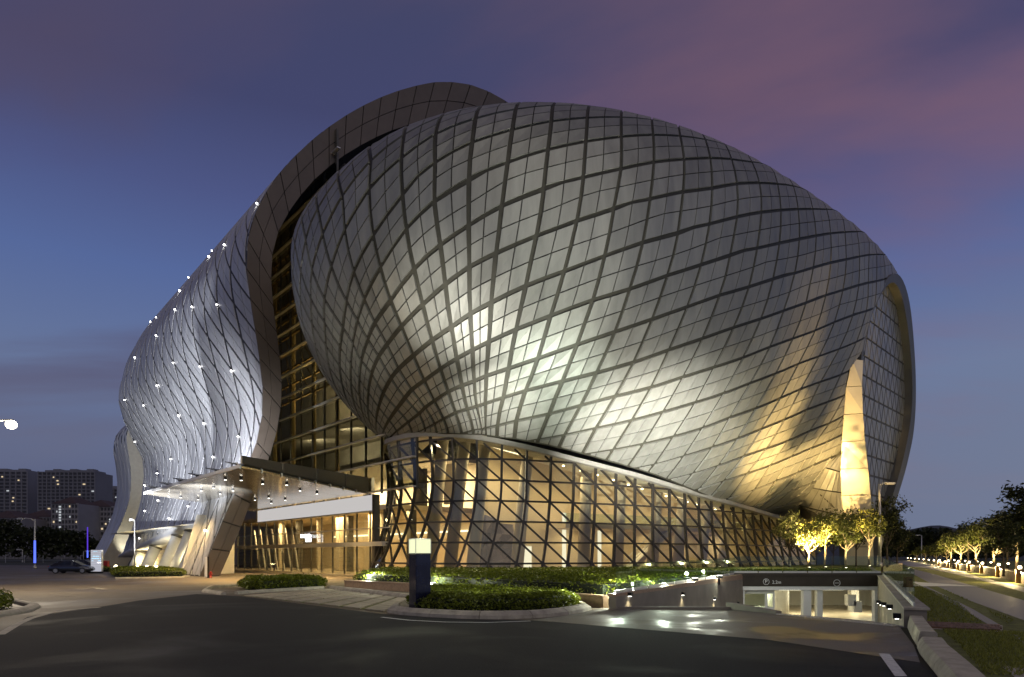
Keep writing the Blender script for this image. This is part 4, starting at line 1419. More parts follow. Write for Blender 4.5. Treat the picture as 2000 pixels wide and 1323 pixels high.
# diamond panels: two families of slanting joints
SA, SBv, CA_, CB_ = 4.8, 3.6, 0.15, 1.10
plist = []
for i in range(-45, 60):
    for j in range(-40, 40):
        c = np.array([i + .5, j + .5])
        A_, B_ = c[0] * SA, c[1] * SBv
        v = (A_ - B_) / (CB_ - CA_)
        t = A_ + CA_ * v
        if not (-5 < t < HL + 5 and -5 < v < 84):
            continue
        P, low = diamond_params(i, j, 0.066, 0.062, 0.017, 0.016, True)
        P = np.array(P)
        vq = (P[:, 0] * SA - P[:, 1] * SBv) / (CB_ - CA_)
        tq = P[:, 0] * SA + CA_ * vq
        top = hall_tv(tq, vq, 0.0)
        lo_ = hall_tv(tq, vq, -0.05)
        lw_ = np.array(low)[:, None]
        top = top * (1 - lw_) + lo_ * lw_
        sk = hall_tv(tq, vq, -0.08)[DRING_H]
        V = np.vstack([top, sk])
        T_ = np.concatenate([tq, tq[DRING_H]])
        Vv = np.concatenate([vq, vq[DRING_H]])
        f = np.minimum.reduce([T_ - 0.05, HL - T_, Vv - 0.02, 84 - Vv, poly_sd(T_, V[:, 2], ARR_POLY) - 0.04])
        if (f < 0).all():
            continue
        # finer steps along the curved section
        sr_ = []
        Vc, Fc = clip_mesh([tuple(x) for x in V], DFACES_H, f, sr_)
        mi_ = [1 if x in DJ_H else 0 for x in sr_]
        if len(Fc) < 3:
            continue
        cc = hall_tv(np.array([t]), np.array([max(v, 0)]))[0]
        plist.append((cc[1] + max(0, cc[2] - 42) * 5, Vc, Fc, mi_))
plist.sort(key=lambda a: a[0])
rest = MB()
for n_, (a_, Vc, Fc, mi_) in enumerate(plist):
    if n_ < 300:
        MB().add(Vc, Fc, mi_).build("cladding_panel", [M["clad2"], M["joint2"]], WAVE)
    else:
        rest.add(Vc, Fc, mi_)
if rest.f:
    rest.build("cladding_panel_field", [M["clad2"], M["joint2"]], WAVE, kind="stuff")
print("hall panels", len(plist))


def hs(o, z, t=0.0):
    return (HP0[0] + HAX[0] * t + HNI[0] * o, HP0[1] + HAX[1] * t + HNI[1] * o, z)


# end ribbon: two rows of dark tiles between the outer and inner edge
n_r = 42
po, pi = resample(PR, n_r), resample(PI, n_r)
for k in range(n_r - 1):
    for h0, h1 in ((0.0, 0.48), (0.5, 1.0)):
        g = 0.025
        def rp_(kk, h):
            i = int(kk)
            fr = kk - i
            i2 = min(i + 1, n_r - 1)
            a = po[i] * (1 - fr) + po[i2] * fr
            c = pi[i] * (1 - fr) + pi[i2] * fr
            return a * (1 - h) + c * h
        q = [rp_(k + g, h0), rp_(k + g, h1), rp_(k + 1 - g, h1), rp_(k + 1 - g, h0)]
        MB().hexa([hs(*x, -0.02) for x in q] + [hs(*x, 0.12) for x in q]).build("ribbon_panel", M["reveal"], WAVE)
b = MB()
b.add([hs(*x, 0.13) for x in po] + [hs(*x, 0.13) for x in pi], [(k, k + 1, n_r + k + 1, n_r + k) for k in range(n_r - 1)])
b.build("ribbon_backing", M["darkhole"], WAVE)
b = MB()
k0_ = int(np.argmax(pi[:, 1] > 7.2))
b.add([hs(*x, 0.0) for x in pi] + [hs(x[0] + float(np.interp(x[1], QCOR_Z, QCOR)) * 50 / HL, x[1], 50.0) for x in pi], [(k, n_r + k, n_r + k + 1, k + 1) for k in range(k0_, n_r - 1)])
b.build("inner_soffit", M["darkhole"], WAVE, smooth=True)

# arched opening: smooth frame, recess with leaning columns
b = MB()
vs = []
for (t0, z0), (t1, z1) in zip(ARO, ARR):
    a = hall_tv(np.array([t1]), np.array([v_of_z(z1)]), 0.02)[0]
    c = hall_tv(np.array([t0]), np.array([v_of_z(z0)]), 0.10)[0]
    dpt = c + np.array([HNI[0] * 3.2, HNI[1] * 3.2, 0.0])
    vs += [a, c, dpt]
b.add(vs, [(3 * i + c, 3 * i + 3 + c, 3 * i + 4 + c, 3 * i + 1 + c) for i in range(59) for c in range(2)])
b.build("arch_frame", M["clad2"], WAVE, smooth=True)
for k in range(9):
    z0 = 0.05 + 0.58 * k
    q = [hs(0.6, z0, 9), hs(0.6, z0, 62), hs(0.75, z0, 62), hs(0.75, z0, 9), hs(0.6, z0 + .53, 9), hs(0.6, z0 + .53, 62), hs(0.75, z0 + .53, 62), hs(0.75, z0 + .53, 9)]
    MB().hexa(q).build("recess_board", M["plaster"], WAVE)
q = [hs(-4.8, 0.02, 9), hs(-4.8, 0.02, 62), hs(0.7, 0.02, 62), hs(0.7, 0.02, 9)]
b = MB()
b.add(q, [(0, 1, 2, 3)])
b.add([hs(0.8, 0.0, 8.5), hs(0.8, 6.5, 8.5), hs(-3.2, 6.5, 8.5), hs(-4.9, 0.0, 8.5)], [(0, 1, 2, 3)])
b.add([hs(0.8, 5.6, 8.5), hs(0.8, 5.6, 62), hs(-3.0, 5.6, 62), hs(-3.0, 5.6, 8.5)], [(0, 1, 2, 3)])
b.build("recess_lining", M["plaster_w"], WAVE)
for t, r in ((13.4, 0.62), (17.4, 0.80), (24.6, 0.80), (38.2, 0.78), (49.0, 0.78)):
    zt = float(np.interp(t, ARO[::-1, 0], ARO[::-1, 1])) + 0.25
    a = hall_tv(np.array([t]), np.array([0.1]), -0.95)[0]
    c = hall_tv(np.array([t - .2]), np.array([v_of_z(zt)]), -0.95)[0]
    col_ = MB().tube([a, c], r, 20).build("leaning_column", M["white"], WAVE, smooth=True)
    c2 = a + (c - a) * 0.93
    MB().tube([tuple(c2), tuple(c)], r * 1.15, 20).build("column_collar", M["dalu"], col_)
for t in (15.5, 29.0):
    lamp("recess_light", "AREA", hs(-1.2, 0.4, t), 600, (1.0, 0.82, 0.42), aim=hs(0.4, 4.0, t + 2), size=2.0)
lamp("recess_light", "AREA", hs(-1.2, 0.4, 46), 600, (1.0, 0.82, 0.42), aim=hs(0.4, 4.0, 46), size=2.0)

# star lights on the joint crossings
sr = random.Random(8)
b = MB()
b.lathe((0, 0, -0.10), [(0.03, 0.03), (0.07, 0.05), (0.09, 0.10), (0.07, 0.15), (0.03, 0.17)], 8)
star_me = b.mesh("facade_light", M["e_white"], True)
ns_ = 0
nodes = [(i, j) for i in range(-45, 60) for j in range(-60, 60)]
sr.shuffle(nodes)
taken = []
for i, j in nodes:
    v = (i * SA - j * SBv) / (CB_ - CA_)
    t = i * SA + CA_ * v
    if not (0.8 < t < HL - 0.5 and 4 < v < 57):
        continue
    p = hall_tv(np.array([t]), np.array([v]), 0.10)[0]
    if poly_sd([t], [p[2]], ARR_POLY)[0] < 0.6:
        continue
    if any(math.hypot((t - a_) * .9, v - c_) < 4.9 for a_, c_ in taken):
        continue
    taken.append((t, v))
    o = bpy.data.objects.new("facade_light", star_me)
    o.parent = WAVE
    o.matrix_parent_inverse = Matrix.Translation(-Vector(WAVE.location))
    o.location = tuple(p)
    k_ = sr.uniform(.75, 1.2)
    o.scale = (k_, k_, k_)
    COL.objects.link(o)
    ns_ += 1
print("stars", ns_)

# second wave hall farther back
HR0 = HP0 + HAX * 80
RPRO = [(-3.1, 0.0), (-1.54, 3.27), (0.52, 7.64), (2.0, 12.06), (2.26, 16.16), (2.0, 19.5), (1.21, 23.5), (1.65, 25.9), (2.88, 27.4), (6.0, 30.5), (11, 34), (18, 37), (26, 38)]
RP = smooth_pl(RPRO, 60, 3)
BACKH = thing("far_wave_hall", "darker second wave-shaped hall standing behind the left end of the starlit silver hall", "building", (-85, 140, 0))
_rs = np.concatenate([[0], np.cumsum(np.linalg.norm(np.diff(RP, axis=0), axis=1))])


def far_tv(t, v, off=0.0):
    o = np.interp(v, _rs, RP[:, 0])
    z = np.interp(v, _rs, RP[:, 1])
    o1 = np.interp(v + .3, _rs, RP[:, 0]) - np.interp(v - .3, _rs, RP[:, 0])
    z1 = np.interp(v + .3, _rs, RP[:, 1]) - np.interp(v - .3, _rs, RP[:, 1])
    ln = np.hypot(o1, z1) + 1e-9
    o = o - z1 / ln * off
    z = z + o1 / ln * off
    return np.stack([HR0[0] + HAX[0] * t + HNI[0] * o, HR0[1] + HAX[1] * t + HNI[1] * o, z], -1)


tt, vv = np.meshgrid(np.linspace(-9, 4, 12), np.linspace(0, _rs[-1], 50))
sp = far_tv(tt, vv, -0.14).reshape(-1, 3)
r_, c_ = tt.shape
MB().add(sp, [(r * c_ + c, r * c_ + c + 1, (r + 1) * c_ + c + 1, (r + 1) * c_ + c) for r in range(r_ - 1) for c in range(c_ - 1)]).build("shell", M["gutter2"], BACKH, smooth=True)
for i in range(-20, 30):
    for j in range(-20, 20):
        P = [(i + a, j + c) for a in (0.03, .5, .97) for c in (0.03, .5, .97)]
        P = np.array(P)
        vq = (P[:, 0] * 3.0 - P[:, 1] * 5.0) / 0.7
        tq = P[:, 0] * 3.0 + 0.1 * vq
        if vq.max() < 0 or vq.min() > 40 or tq.max() < -9 or tq.min() > 4:
            continue
        V = np.vstack([far_tv(tq, vq, 0.0), far_tv(tq, vq, -0.12)])
        F = []
        for a in range(2):
            for c in range(2):
                F.append((a * 3 + c, a * 3 + 3 + c, a * 3 + 4 + c, a * 3 + 1 + c))
        rg = [0, 3, 6, 7, 8, 5, 2, 1]
        for k in range(8):
            F.append((rg[k], rg[(k + 1) % 8], 9 + rg[(k + 1) % 8], 9 + rg[k]))
        f = np.minimum.reduce([np.tile(tq, 2) + 9, 4 - np.tile(tq, 2), np.tile(vq, 2), 40 - np.tile(vq, 2)])
        Vc, Fc = clip_mesh([tuple(x) for x in V], F, f)
        if len(Fc) > 2:
            MB().add(Vc, Fc).build("cladding_panel", M["clad2"], BACKH)
b = MB()
rr = resample(RP, 30)
HRN = HR0 - HAX * 9
b.add([(*(HRN + HNI * o), z) for o, z in rr] + [(*(HRN + HNI * (o + 4.6)), z) for o, z in rr], [(k, 30 + k, 31 + k, k + 1) for k in range(29)])
b.build("end_reveal", M["rim"], BACKH)
lamp("reveal_uplight", "SPOT", (*(HR0 + HNI * 0.5 - HAX * 12.0), 0.6), 3600, (1.0, 0.93, 0.70), aim=(*(HRN + HNI * 2.5), 6.0), size=0.3, cone=70, blend=0.7)

# ------------------------------------------------------------------ ground
RAMP = [(3.9, 26.5), (8.4, 26.4), (11.35, 20.0), (11.75, 19.9), (24.3, 45.0), (31.0, 60.0), (13.0, 60.0), (13.0, 45.2)]
bmg = bmesh.new()


def loop(pts, z):
    v = [bmg.verts.new((x, y, z)) for x, y in pts]
    return [bmg.edges.new((v[i], v[(i + 1) % len(v)])) for i in range(len(v))]


ed = loop([(-2500, -60), (2500, -60), (2500, 3500), (-2500, 3500)], -0.03) + loop(RAMP, -0.03)
bmesh.ops.triangle_fill(bmg, edges=ed, use_beauty=True)
me = bpy.data.meshes.new("ground")
bmg.to_mesh(me)
bmg.free()
me.materials.append(M["earth"])
link("ground", me, kind="structure")


def wet(name, dry, wetc, rough_dry, rough_wet, scale, lo, hi, bump=0.3):
    m = bpy.data.materials.new(name)
    m.use_nodes = True
    t = m.node_tree
    p = t.nodes["Principled BSDF"]
    c = t.nodes.new("ShaderNodeTexCoord")
    n = t.nodes.new("ShaderNodeTexNoise")
    n.inputs["Scale"].default_value = scale
    n.inputs["Detail"].default_value = 6
    n.inputs["Distortion"].default_value = 0.6
    t.links.new(c.outputs["Object"], n.inputs["Vector"])
    f = ramp(t, n.outputs[0], [(lo, (0, 0, 0)), (hi, (1, 1, 1))])
    n2 = t.nodes.new("ShaderNodeTexNoise")
    n2.inputs["Scale"].default_value = 28
    n2.inputs["Detail"].default_value = 6
    t.links.new(c.outputs["Object"], n2.inputs["Vector"])
    sp_ = ramp(t, n2.outputs[0], [(0.3, tuple(x * 0.72 for x in dry)), (0.7, tuple(x * 1.25 for x in dry))])
    t.links.new(mix_rgb(t, f, sp_, wetc), p.inputs["Base Color"])
    t.links.new(ramp(t, f, [(0, (rough_dry,) * 3), (1, (rough_wet,) * 3)]), p.inputs["Roughness"])
    bn = t.nodes.new("ShaderNodeBump")
    bn.inputs["Distance"].default_value = 0.02
    t.links.new(math_n(t, "MULTIPLY", math_n(t, "SUBTRACT", 1.0, f), bump), bn.inputs["Strength"])
    t.links.new(n2.outputs[0], bn.inputs["Height"])
    t.links.new(bn.outputs[0], p.inputs["Normal"])
    return m


M["drive"] = wet("driveway_asphalt", (0.120, 0.092, 0.056), (0.08, 0.062, 0.038), 0.75, 0.5, 0.16, 0.45, 0.62)
M["apron"] = wet("wet_apron_concrete", (0.15, 0.13, 0.10), (0.045, 0.040, 0.032), 0.60, 0.30, 0.42, 0.47, 0.60)
M["asphalt"] = wet("darkened_asphalt", (0.027, 0.0275, 0.027), (0.019, 0.019, 0.019), 0.90, 0.62, 0.22, 0.5, 0.7, 0.5)  # darkening over the near road put into its colour
M["asphalt"].node_tree.nodes["Principled BSDF"].inputs["Specular IOR Level"].default_value = 0.12

sheet("driveway", [(-220, 6), (-14, 14), (-4.0, 20), (0.5, 21), (3.9, 26.4), (4.0, 30), (13, 62), (20, 80), (-20, 100), (-62, 104), (-68, 112), (-70, 135), (-220, 150)], -0.008, M["drive"])
ROADP = [(-220, -40), (-8, -40), (-0.8, -5), (3.2, 3.5), (7.3, 11.7), (7.95, 13.3), (6.3, 16.9), (0.66, 21.9), (-1.65, 22.4), (-4.6, 24.3), (-13.8, 34.7), (-16.9, 36.6), (-17.2, 31.5), (-16.6, 27.2), (-16.4, 23.1), (-13.5, 17.9), (-20, 12), (-220, 8)]
sheet("road", ROADP, -0.003, M["asphalt"])
sheet("ramp_apron", [(0.66, 21.9), (6.3, 16.9), (7.95, 13.3), (9.3, 15.8), (11.35, 20.0), (8.4, 26.4), (3.9, 26.5), (3.2, 25.9), (1.76, 23.5)], 0.004, M["apron"])


def arc_strip(pts, w):
    """flat band of width w along a polyline"""
    P = np.array(pts, float)
    out = []
    for s in (1, -1):
        side = []
        for i in range(len(P)):
            d = P[min(i + 1, len(P) - 1)] - P[max(i - 1, 0)]
            d /= np.linalg.norm(d)
            side.append(P[i] + np.array([-d[1], d[0]]) * w / 2 * s)
        out += side if s == 1 else side[::-1]
    return [tuple(p) for p in out]


# white edge line by the lamp-post island, stop line at the ramp
tag(sheet("edge_line", arc_strip([G(745, 1206), G(800, 1212), G(870, 1215.5), G(950, 1216.5), G(1036, 1213.5)], 0.13), 0.006, M["marking"], kind="structure"))
tag(sheet("stop_line", [G(1716, 1277), G(1737, 1278), G(1772, 1322), G(1748, 1322)], 0.008, M["marking"], kind="structure"))
tag(sheet("lane_edge_line", arc_strip([G(0, 1240), G(35, 1219), G(60, 1208), G(100, 1197), G(150, 1190), G(195, 1187)], 0.22), 0.005, M["concrete"], kind="structure"))
tag(sheet("driveway_scuff", arc_strip([G(150, 1151), G(185, 1149), G(205, 1151)], 0.35), 0.003, M["concrete"], kind="structure"))

# ------------------------------------------------------------------ kerbs, built stone by stone


def kerb(name, pts, h, w, stone, z0=-0.02, chamf=0.10, mtl=None, label=None, inner=1):
    """kerb = structure piece holding its stones; pts run along the face, body lies on the left (inner=1) side"""
    P = np.array(pts, float)
    d = np.concatenate([[0], np.cumsum(np.linalg.norm(np.diff(P, axis=0), axis=1))])
    n = max(1, int(round(d[-1] / stone)))
    root = None
    for i in range(n):
        s0, s1 = d[-1] * i / n + 0.012, d[-1] * (i + 1) / n - 0.012
        m = 4
        vs = []
        for q in range(m):
            s = s0 + (s1 - s0) * q / (m - 1)
            p = np.array([np.interp(s, d, P[:, 0]), np.interp(s, d, P[:, 1])])
            e = min(0.3, d[-1] / 4)
            a = np.array([np.interp(min(s + e, d[-1]), d, P[:, 0]), np.interp(min(s + e, d[-1]), d, P[:, 1])])
            c = np.array([np.interp(max(s - e, 0), d, P[:, 0]), np.interp(max(s - e, 0), d, P[:, 1])])
            t = (a - c) / (np.linalg.norm(a - c) + 1e-9)
            nn = np.array([-t[1], t[0]]) * inner
            j = rng.uniform(-.006, .006)
            for o, z in ((0.0, z0), (0.02 + j, h * 0.45), (chamf, h - 0.01 + j), (chamf + .05, h + j), (w - .04, h + j), (w, h - .04), (w, z0)):
                vs.append((p[0] + nn[0] * o, p[1] + nn[1] * o, z))
        k = 7
        fs = [tuple(range(k - 1, -1, -1)), tuple((m - 1) * k + c for c in range(k))]
        for q in range(m - 1):
            for c in range(k):
                fs.append((q * k + c, q * k + (c + 1) % k, (q + 1) * k + (c + 1) % k, (q + 1) * k + c))
        b = MB()
        b.add(vs, fs)
        if root is None:
            root = b.build(name, mtl or M["concrete"], None, kind="structure", label=label)
        else:
            b.build("kerb_stone", mtl or M["concrete"], root)
    return root


ISL = [(-4.7, 26.0), (-4.6, 24.9), (-3.9, 23.9), (-2.9, 23.1), (-1.65, 22.5), (-0.4, 22.3), (0.5, 22.5), (1.2, 23.0), (1.9, 23.8), (2.6, 25.0), (3.1, 26.3), (3.0, 27.4)]
kerb("kerb", ISL, 0.24, 0.42, 1.9, chamf=0.20)
kerb("kerb", [(-14.6, 36.4), (-14.0, 38.0), (-11.6, 42.4)], 0.16, 0.3, 2.0, chamf=0.08, inner=1)
kerb("kerb", [(-11.5, 42.5), (-9.0, 39.0), (-6.4, 35.2), (-4.7, 32.4)], 0.18, 0.36, 1.0, chamf=0.16)
kerb("kerb", [(-15.2, 35.6), (-17.6, 38.6), (-19.0, 42.5), (-18.0, 47.5)], 0.16, 0.3, 2.0, inner=-1)
RK = [(3.0, 3.1), (5.1, 7.2), (7.35, 11.75), (9.0, 15.2), (9.25, 15.6)]
kerb("kerb", RK, 0.24, 0.52, 3.8, chamf=0.10, inner=-1)
kerb("kerb", [(9.35, 15.75), (10.4, 17.8), (11.9, 20.6)], 0.34, 0.40, 5.5, chamf=0.06, inner=-1)
LK = [(-22.0, 14.5), (-19.0, 17.8), (-17.7, 20.2), (-17.2, 22.6), (-17.6, 25.0), (-19.0, 27.6), (-22.0, 30.5), (-28, 34)]
kerb("kerb", LK, 0.16, 0.42, 1.6, chamf=0.14, inner=1)
kerb("kerb", [G(225, 1131), G(300, 1130), G(360, 1129), G(372, 1126)], 0.14, 0.3, 2.2, inner=1)

# grass-paver parking bay: stone strips with turf between
F0, F1 = np.array([-14.0, 35.2]), np.array([-4.75, 25.2])
B0, B1 = np.array([-11.4, 41.9]), np.array([-4.9, 32.3])
bay = sheet("paver_bay", [tuple(F0), tuple(F1), tuple(B1), tuple(B0)], 0.002, M["grass"])
NST = 8
for s in range(NST):
    u0, u1 = (s + 0.22) / NST, (s + 1.0) / NST
    for q in range(3):
        v0, v1 = q / 3 + 0.006, (q + 1) / 3 - 0.006
        c = []
        for u, v in ((u0, v0), (u1, v0), (u1, v1), (u0, v1)):
            p = (F0 * (1 - u) + F1 * u) * (1 - v) + (B0 * (1 - u) + B1 * u) * v
            c.append(tuple(p))
        MB().prism(c, -0.02, 0.035 + rng.uniform(0, .008)).build("paver", M["paver"], bay)

# ------------------------------------------------------------------ car park ramp and basement
RAMPT = thing("car_park_entrance", "lit underground car park entrance with dark lintel, ramp walls and white columns", "car park entrance", (19, 45, -2.3))
b = MB()
b.add([(3.9, 26.5, -0.01), (8.4, 26.4, -0.01), (11.35, 20.0, -0.01), (11.75, 20.0, -0.01), (24.2, 45.0, -2.3), (15.0, 45.0, -2.3)], [(0, 1, 5), (1, 2, 3), (1, 3, 4), (1, 4, 5)])
b.build("ramp_surface", M["path"], RAMPT)
# side walls with coping
b = MB()
b.prism([(3.75, 26.35), (4.0, 26.2), (15.2, 44.9), (14.7, 45.2)], -2.6, 0.5)
b.add([], [])
lw = b.build("ramp_side_wall", M["wallc"], RAMPT)
lx = [(4.0, 26.2), (15.2, 44.9), (14.9, 45.2), (3.7, 26.4)]
b = MB()
b.hexa([(*lx[0], .5), (*lx[1], .5), (*lx[2], .5), (*lx[3], .5), (*lx[0], .60), (*lx[1], .82), (*lx[2], .82), (*lx[3], .60)])
b.build("wall_coping", M["granite"], lw)
b = MB()
rx = [(11.45, 19.95), (11.98, 19.70), (24.62, 45.0), (24.1, 45.0)]
b.hexa([(*rx[0], -2.6), (*rx[1], -2.6), (*rx[2], -2.6), (*rx[3], -2.6), (*rx[0], .50), (*rx[1], .50), (*rx[2], .72), (*rx[3], .72)])
rw = b.build("ramp_side_wall", M["wallc"], RAMPT)
b = MB()
b.hexa([(11.42, 19.9, .50), (12.02, 19.62, .50), (24.66, 45, .72), (24.05, 45, .72), (11.42, 19.9, .56), (12.02, 19.62, .56), (24.66, 45, .78), (24.05, 45, .78)])
b.build("wall_coping", M["concrete"], rw)
# low kerb wall at the crest and the slotted drain
MB().hexa([(8.3, 26.5, -.05), (9.35, 24.2, -.05), (9.6, 24.3, -.05), (8.55, 26.6, -.05), (8.3, 26.5, .26), (9.35, 24.2, .10), (9.6, 24.3, .10), (8.55, 26.6, .26)]).build("crest_kerb", M["wallc"], RAMPT)
MB().beam((4.0, 26.45, .04), (8.4, 26.35, .04), 0.16, 0.10).build("crest_kerb", M["wallc"], RAMPT)
b = MB()
for i in range(34):
    f0 = i / 34
    p = np.array([9.45, 24.1]) * (1 - f0) + np.array([11.35, 20.05]) * f0
    q = np.array([9.45, 24.1]) * (1 - f0 - .017) + np.array([11.35, 20.05]) * (f0 + .017)
    b.beam((p[0] - .05, p[1] - .02, .012), (q[0] - .05, q[1] - .02, .012), 0.22, 0.03)
b.build("drain_grate", M["alu"], RAMPT, kind="stuff")
# lintel
b = MB()
b.prism([(14.6, 44.8), (24.4, 44.8), (24.4, 45.3), (14.6, 45.3)], 0.03, 0.74)
b.build("lintel", M["lintel"], RAMPT)
b = MB()
b.prism([(14.5, 44.7), (24.5, 44.7), (24.5, 45.6), (14.5, 45.6)], 0.745, 0.90)
b.build("lintel_cap", M["lintel"], RAMPT)
MB().prism([(14.9, 44.85), (24.2, 44.85), (24.2, 45.25), (14.9, 45.25)], -0.22, 0.025).build("door_head", M["white"], RAMPT)
# basement room
b = MB()
x0, x1, y0, y1 = 12.8, 31.0, 45.2, 60.0
b.add([(x0, y0, -2.31), (x1, y0, -2.31), (x1, y1, -2.31), (x0, y1, -2.31)], [(0, 1, 2, 3)])
b.build("basement_floor", M["floor"], RAMPT)
b = MB()
b.add([(x0, y0, -2.31), (x0, y1, -2.31), (x0, y1, .02), (x0, y0, .02)], [(0, 1, 2, 3)])
b.add([(x0, y1, -2.31), (x1, y1, -2.31), (x1, y1, .02), (x0, y1, .02)], [(0, 1, 2, 3)])
b.add([(x1, y0, -2.31), (x1, y1, -2.31), (x1, y1, .02), (x1, y0, .02)], [(0, 1, 2, 3)])
b.add([(x0, y0, .02), (x1, y0, .02), (x1, y1, .02), (x0, y1, .02)], [(0, 1, 2, 3)])
b.build("basement_walls", M["plaster_w"], RAMPT)
for x, y, w in ((15.15, 45.15, .34), (19.45, 45.15, .52), (20.35, 45.3, .36), (24.0, 45.1, .26)):
    MB().box((x, y, -1.27), (w, .4, 2.1)).build("door_post", M["white"], RAMPT)
bo = MB()
bo.box((16.4, 46.2, -1.85), (2.2, 1.4, 0.9))
booth = bo.build("ticket_booth", M["white"], RAMPT)
MB().box((16.4, 46.2, -0.35), (2.2, 1.4, 0.28)).build("booth_head", M["white"], booth)
for x in (15.35, 16.95, 17.45):
    MB().box((x, 45.52, -0.95), (.16 if x < 17 else .10, .1, 0.95)).build("booth_post", M["white"], booth)
MB().box((16.4, 45.6, -0.95), (2.0, .02, .92)).build("booth_window", M["pane3"], booth)
MB().tube([(19.3, 49.6, -2.3), (19.3, 49.6, 0.0)], 0.78, 24).build("round_column", M["white"], RAMPT, smooth=True)
for x, y in ((27.0, 54.0), (15.5, 55.0), (22.6, 57.5)):
    MB().box((x, y, -1.15), (.6, .6, 2.3)).build("square_column", M["white"], RAMPT)
for x, z in ((23.2, -1.0), (23.6, -1.45)):
    MB().box((x, 46.8, z), (.55, .5, .75)).build("wall_cabinet", M["white"], RAMPT)
for x0_, x1_, y, z in ((18.6, 20.2, 47.6, -.33), (22.0, 23.8, 49.0, -.40), (20.4, 21.2, 51.5, -.30), (16.5, 18.0, 52, -.3)):
    tb = MB().beam((x0_, y, z), (x1_, y, z), .07, .07).build("fluorescent_tube", M["e_tube"], RAMPT)
    MB().box(((x0_ + x1_) / 2, y, z + .09), (abs(x1_ - x0_) + .1, .16, .06)).build("tube_housing", M["white"], tb)
for x in (17.2, 22.0, 26.5):
    lamp("basement_light", "AREA", (x, 50.5, -0.12), 260, (1.0, 0.93, 0.62), aim=(x, 50.5, -3), size=2.4)


def text_obj(name, body, loc, size, m, parent=None, rot=(RAD(90), 0, 0)):
    c = bpy.data.curves.new(name, "FONT")
    c.body = body
    c.size = size
    c.extrude = 0.008
    c.align_x = "CENTER"
    c.align_y = "CENTER"
    t = bpy.data.objects.new(name, c)
    t.location = loc
    t.rotation_euler = rot
    COL.objects.link(t)
    bpy.context.view_layer.update()
    me = bpy.data.meshes.new_from_object(t.evaluated_get(bpy.context.evaluated_depsgraph_get()))
    mw = t.matrix_world.copy()
    bpy.data.objects.remove(t)
    me.transform(mw)
    me.materials.clear()
    me.materials.append(m)
    return link(name, me, parent)


def ring(name, c, r, w, m, parent, n=40, bar=False):
    b = MB()
    vs = []
    for k in range(n):
        a = 2 * math.pi * k / n
        for rr, y in ((r - w, 0), (r, 0), (r, -.012), (r - w, -.012)):
            vs.append((c[0] + rr * math.cos(a), c[1] + y, c[2] + rr * math.sin(a)))
    fs = [(4 * k + q, 4 * ((k + 1) % n) + q, 4 * ((k + 1) % n) + (q + 1) % 4, 4 * k + (q + 1) % 4) for k in range(n) for q in range(4)]
    b.add(vs, fs)
    if bar:
        b.box((c[0], c[1] - .008, c[2]), (r * 1.25, .012, w * 1.1))
    return b.build(name, m, parent)


PS = at(1496.5, 1136.5, 44.78)
ring("parking_symbol", (PS.x, 44.785, PS.z), 0.205, 0.022, M["white"], RAMPT)
text_obj("parking_letter", "P", (PS.x, 44.785, PS.z + .005), 0.34, M["white"], RAMPT)
PT = at(1517, 1138, 44.78)
text_obj("clearance_text", "2.2m", (PT.x, 44.785, PT.z + .01), 0.30, M["white"], RAMPT)
NE = at(1634.5, 1139, 44.78)
ring("no_entry_symbol", (NE.x, 44.785, NE.z), 0.225, 0.026, M["white"], RAMPT, bar=True)

# wall lights along the ramp
for n_, (px, py) in enumerate(((1229, 1164), (1333, 1162), (1395, 1171), (1441, 1180))):
    # left wall face: x = 4.0 + 11.2 u, y = 26.2 + 18.7 u
    k = (px - PCX) / FPX
    u = (4.0 - k * 26.2) / (k * 18.7 - 11.2)
    y = 26.2 + 18.7 * u
    p = at(px, py, y - 0.12)
    lb = ("nearest the granite planter", "second from the planter", "third from the planter", "lowest, beside the ticket booth")[n_]
    wl = thing("wall_light", "small hooded downlight on the left ramp wall, " + lb, "wall light", (p.x + .03, p.y, p.z), "hooded lights on the ramp walls")
    MB().box((p.x + .03, p.y + .04, p.z + .06), (.22, .20, .14), RAD(59)).build("housing", M["black"], wl)
    MB().box((p.x + .03, p.y + .02, p.z - .02), (.12, .10, .02), RAD(59)).build("lens", M["e_lampw"], wl)
    lamp("ramp_wall_lamp", "SPOT", (p.x + .10, p.y - .10, p.z - .03), 42, (1.0, 0.88, 0.58), aim=(p.x + .12, p.y - .06, p.z - 1), size=.04, cone=100, blend=.8)
for n_, (u, z) in enumerate(((0.05, .12), (0.24, .05), (0.46, -.25), (0.62, -.5), (0.78, -.7))):
    # right wall inner face
    x, y = 11.45 + 12.65 * u, 19.95 + 25.05 * u
    x, y = x - .10, y + .05
    lb = ("next to the kerb block", "second from the kerb block", "third from the kerb block", "fourth from the kerb block", "deepest, beside the door post")[n_]
    wl = thing("wall_light", "small hooded downlight on the right ramp wall, " + lb, "wall light", (x, y, z), "hooded lights on the ramp walls")
    MB().box((x, y, z + .08), (.20, .22, .16), RAD(63)).build("housing", M["black"], wl)
    MB().box((x, y, z - .01), (.10, .10, .02), RAD(63)).build("lens", M["e_lampw"], wl)
    lamp("ramp_wall_lamp", "SPOT", (x - .08, y + .03, z - .03), 42, (1.0, 0.90, 0.62), aim=(x - .04, y + .02, z - 1), size=.04, cone=80, blend=.8)

# glass balustrades


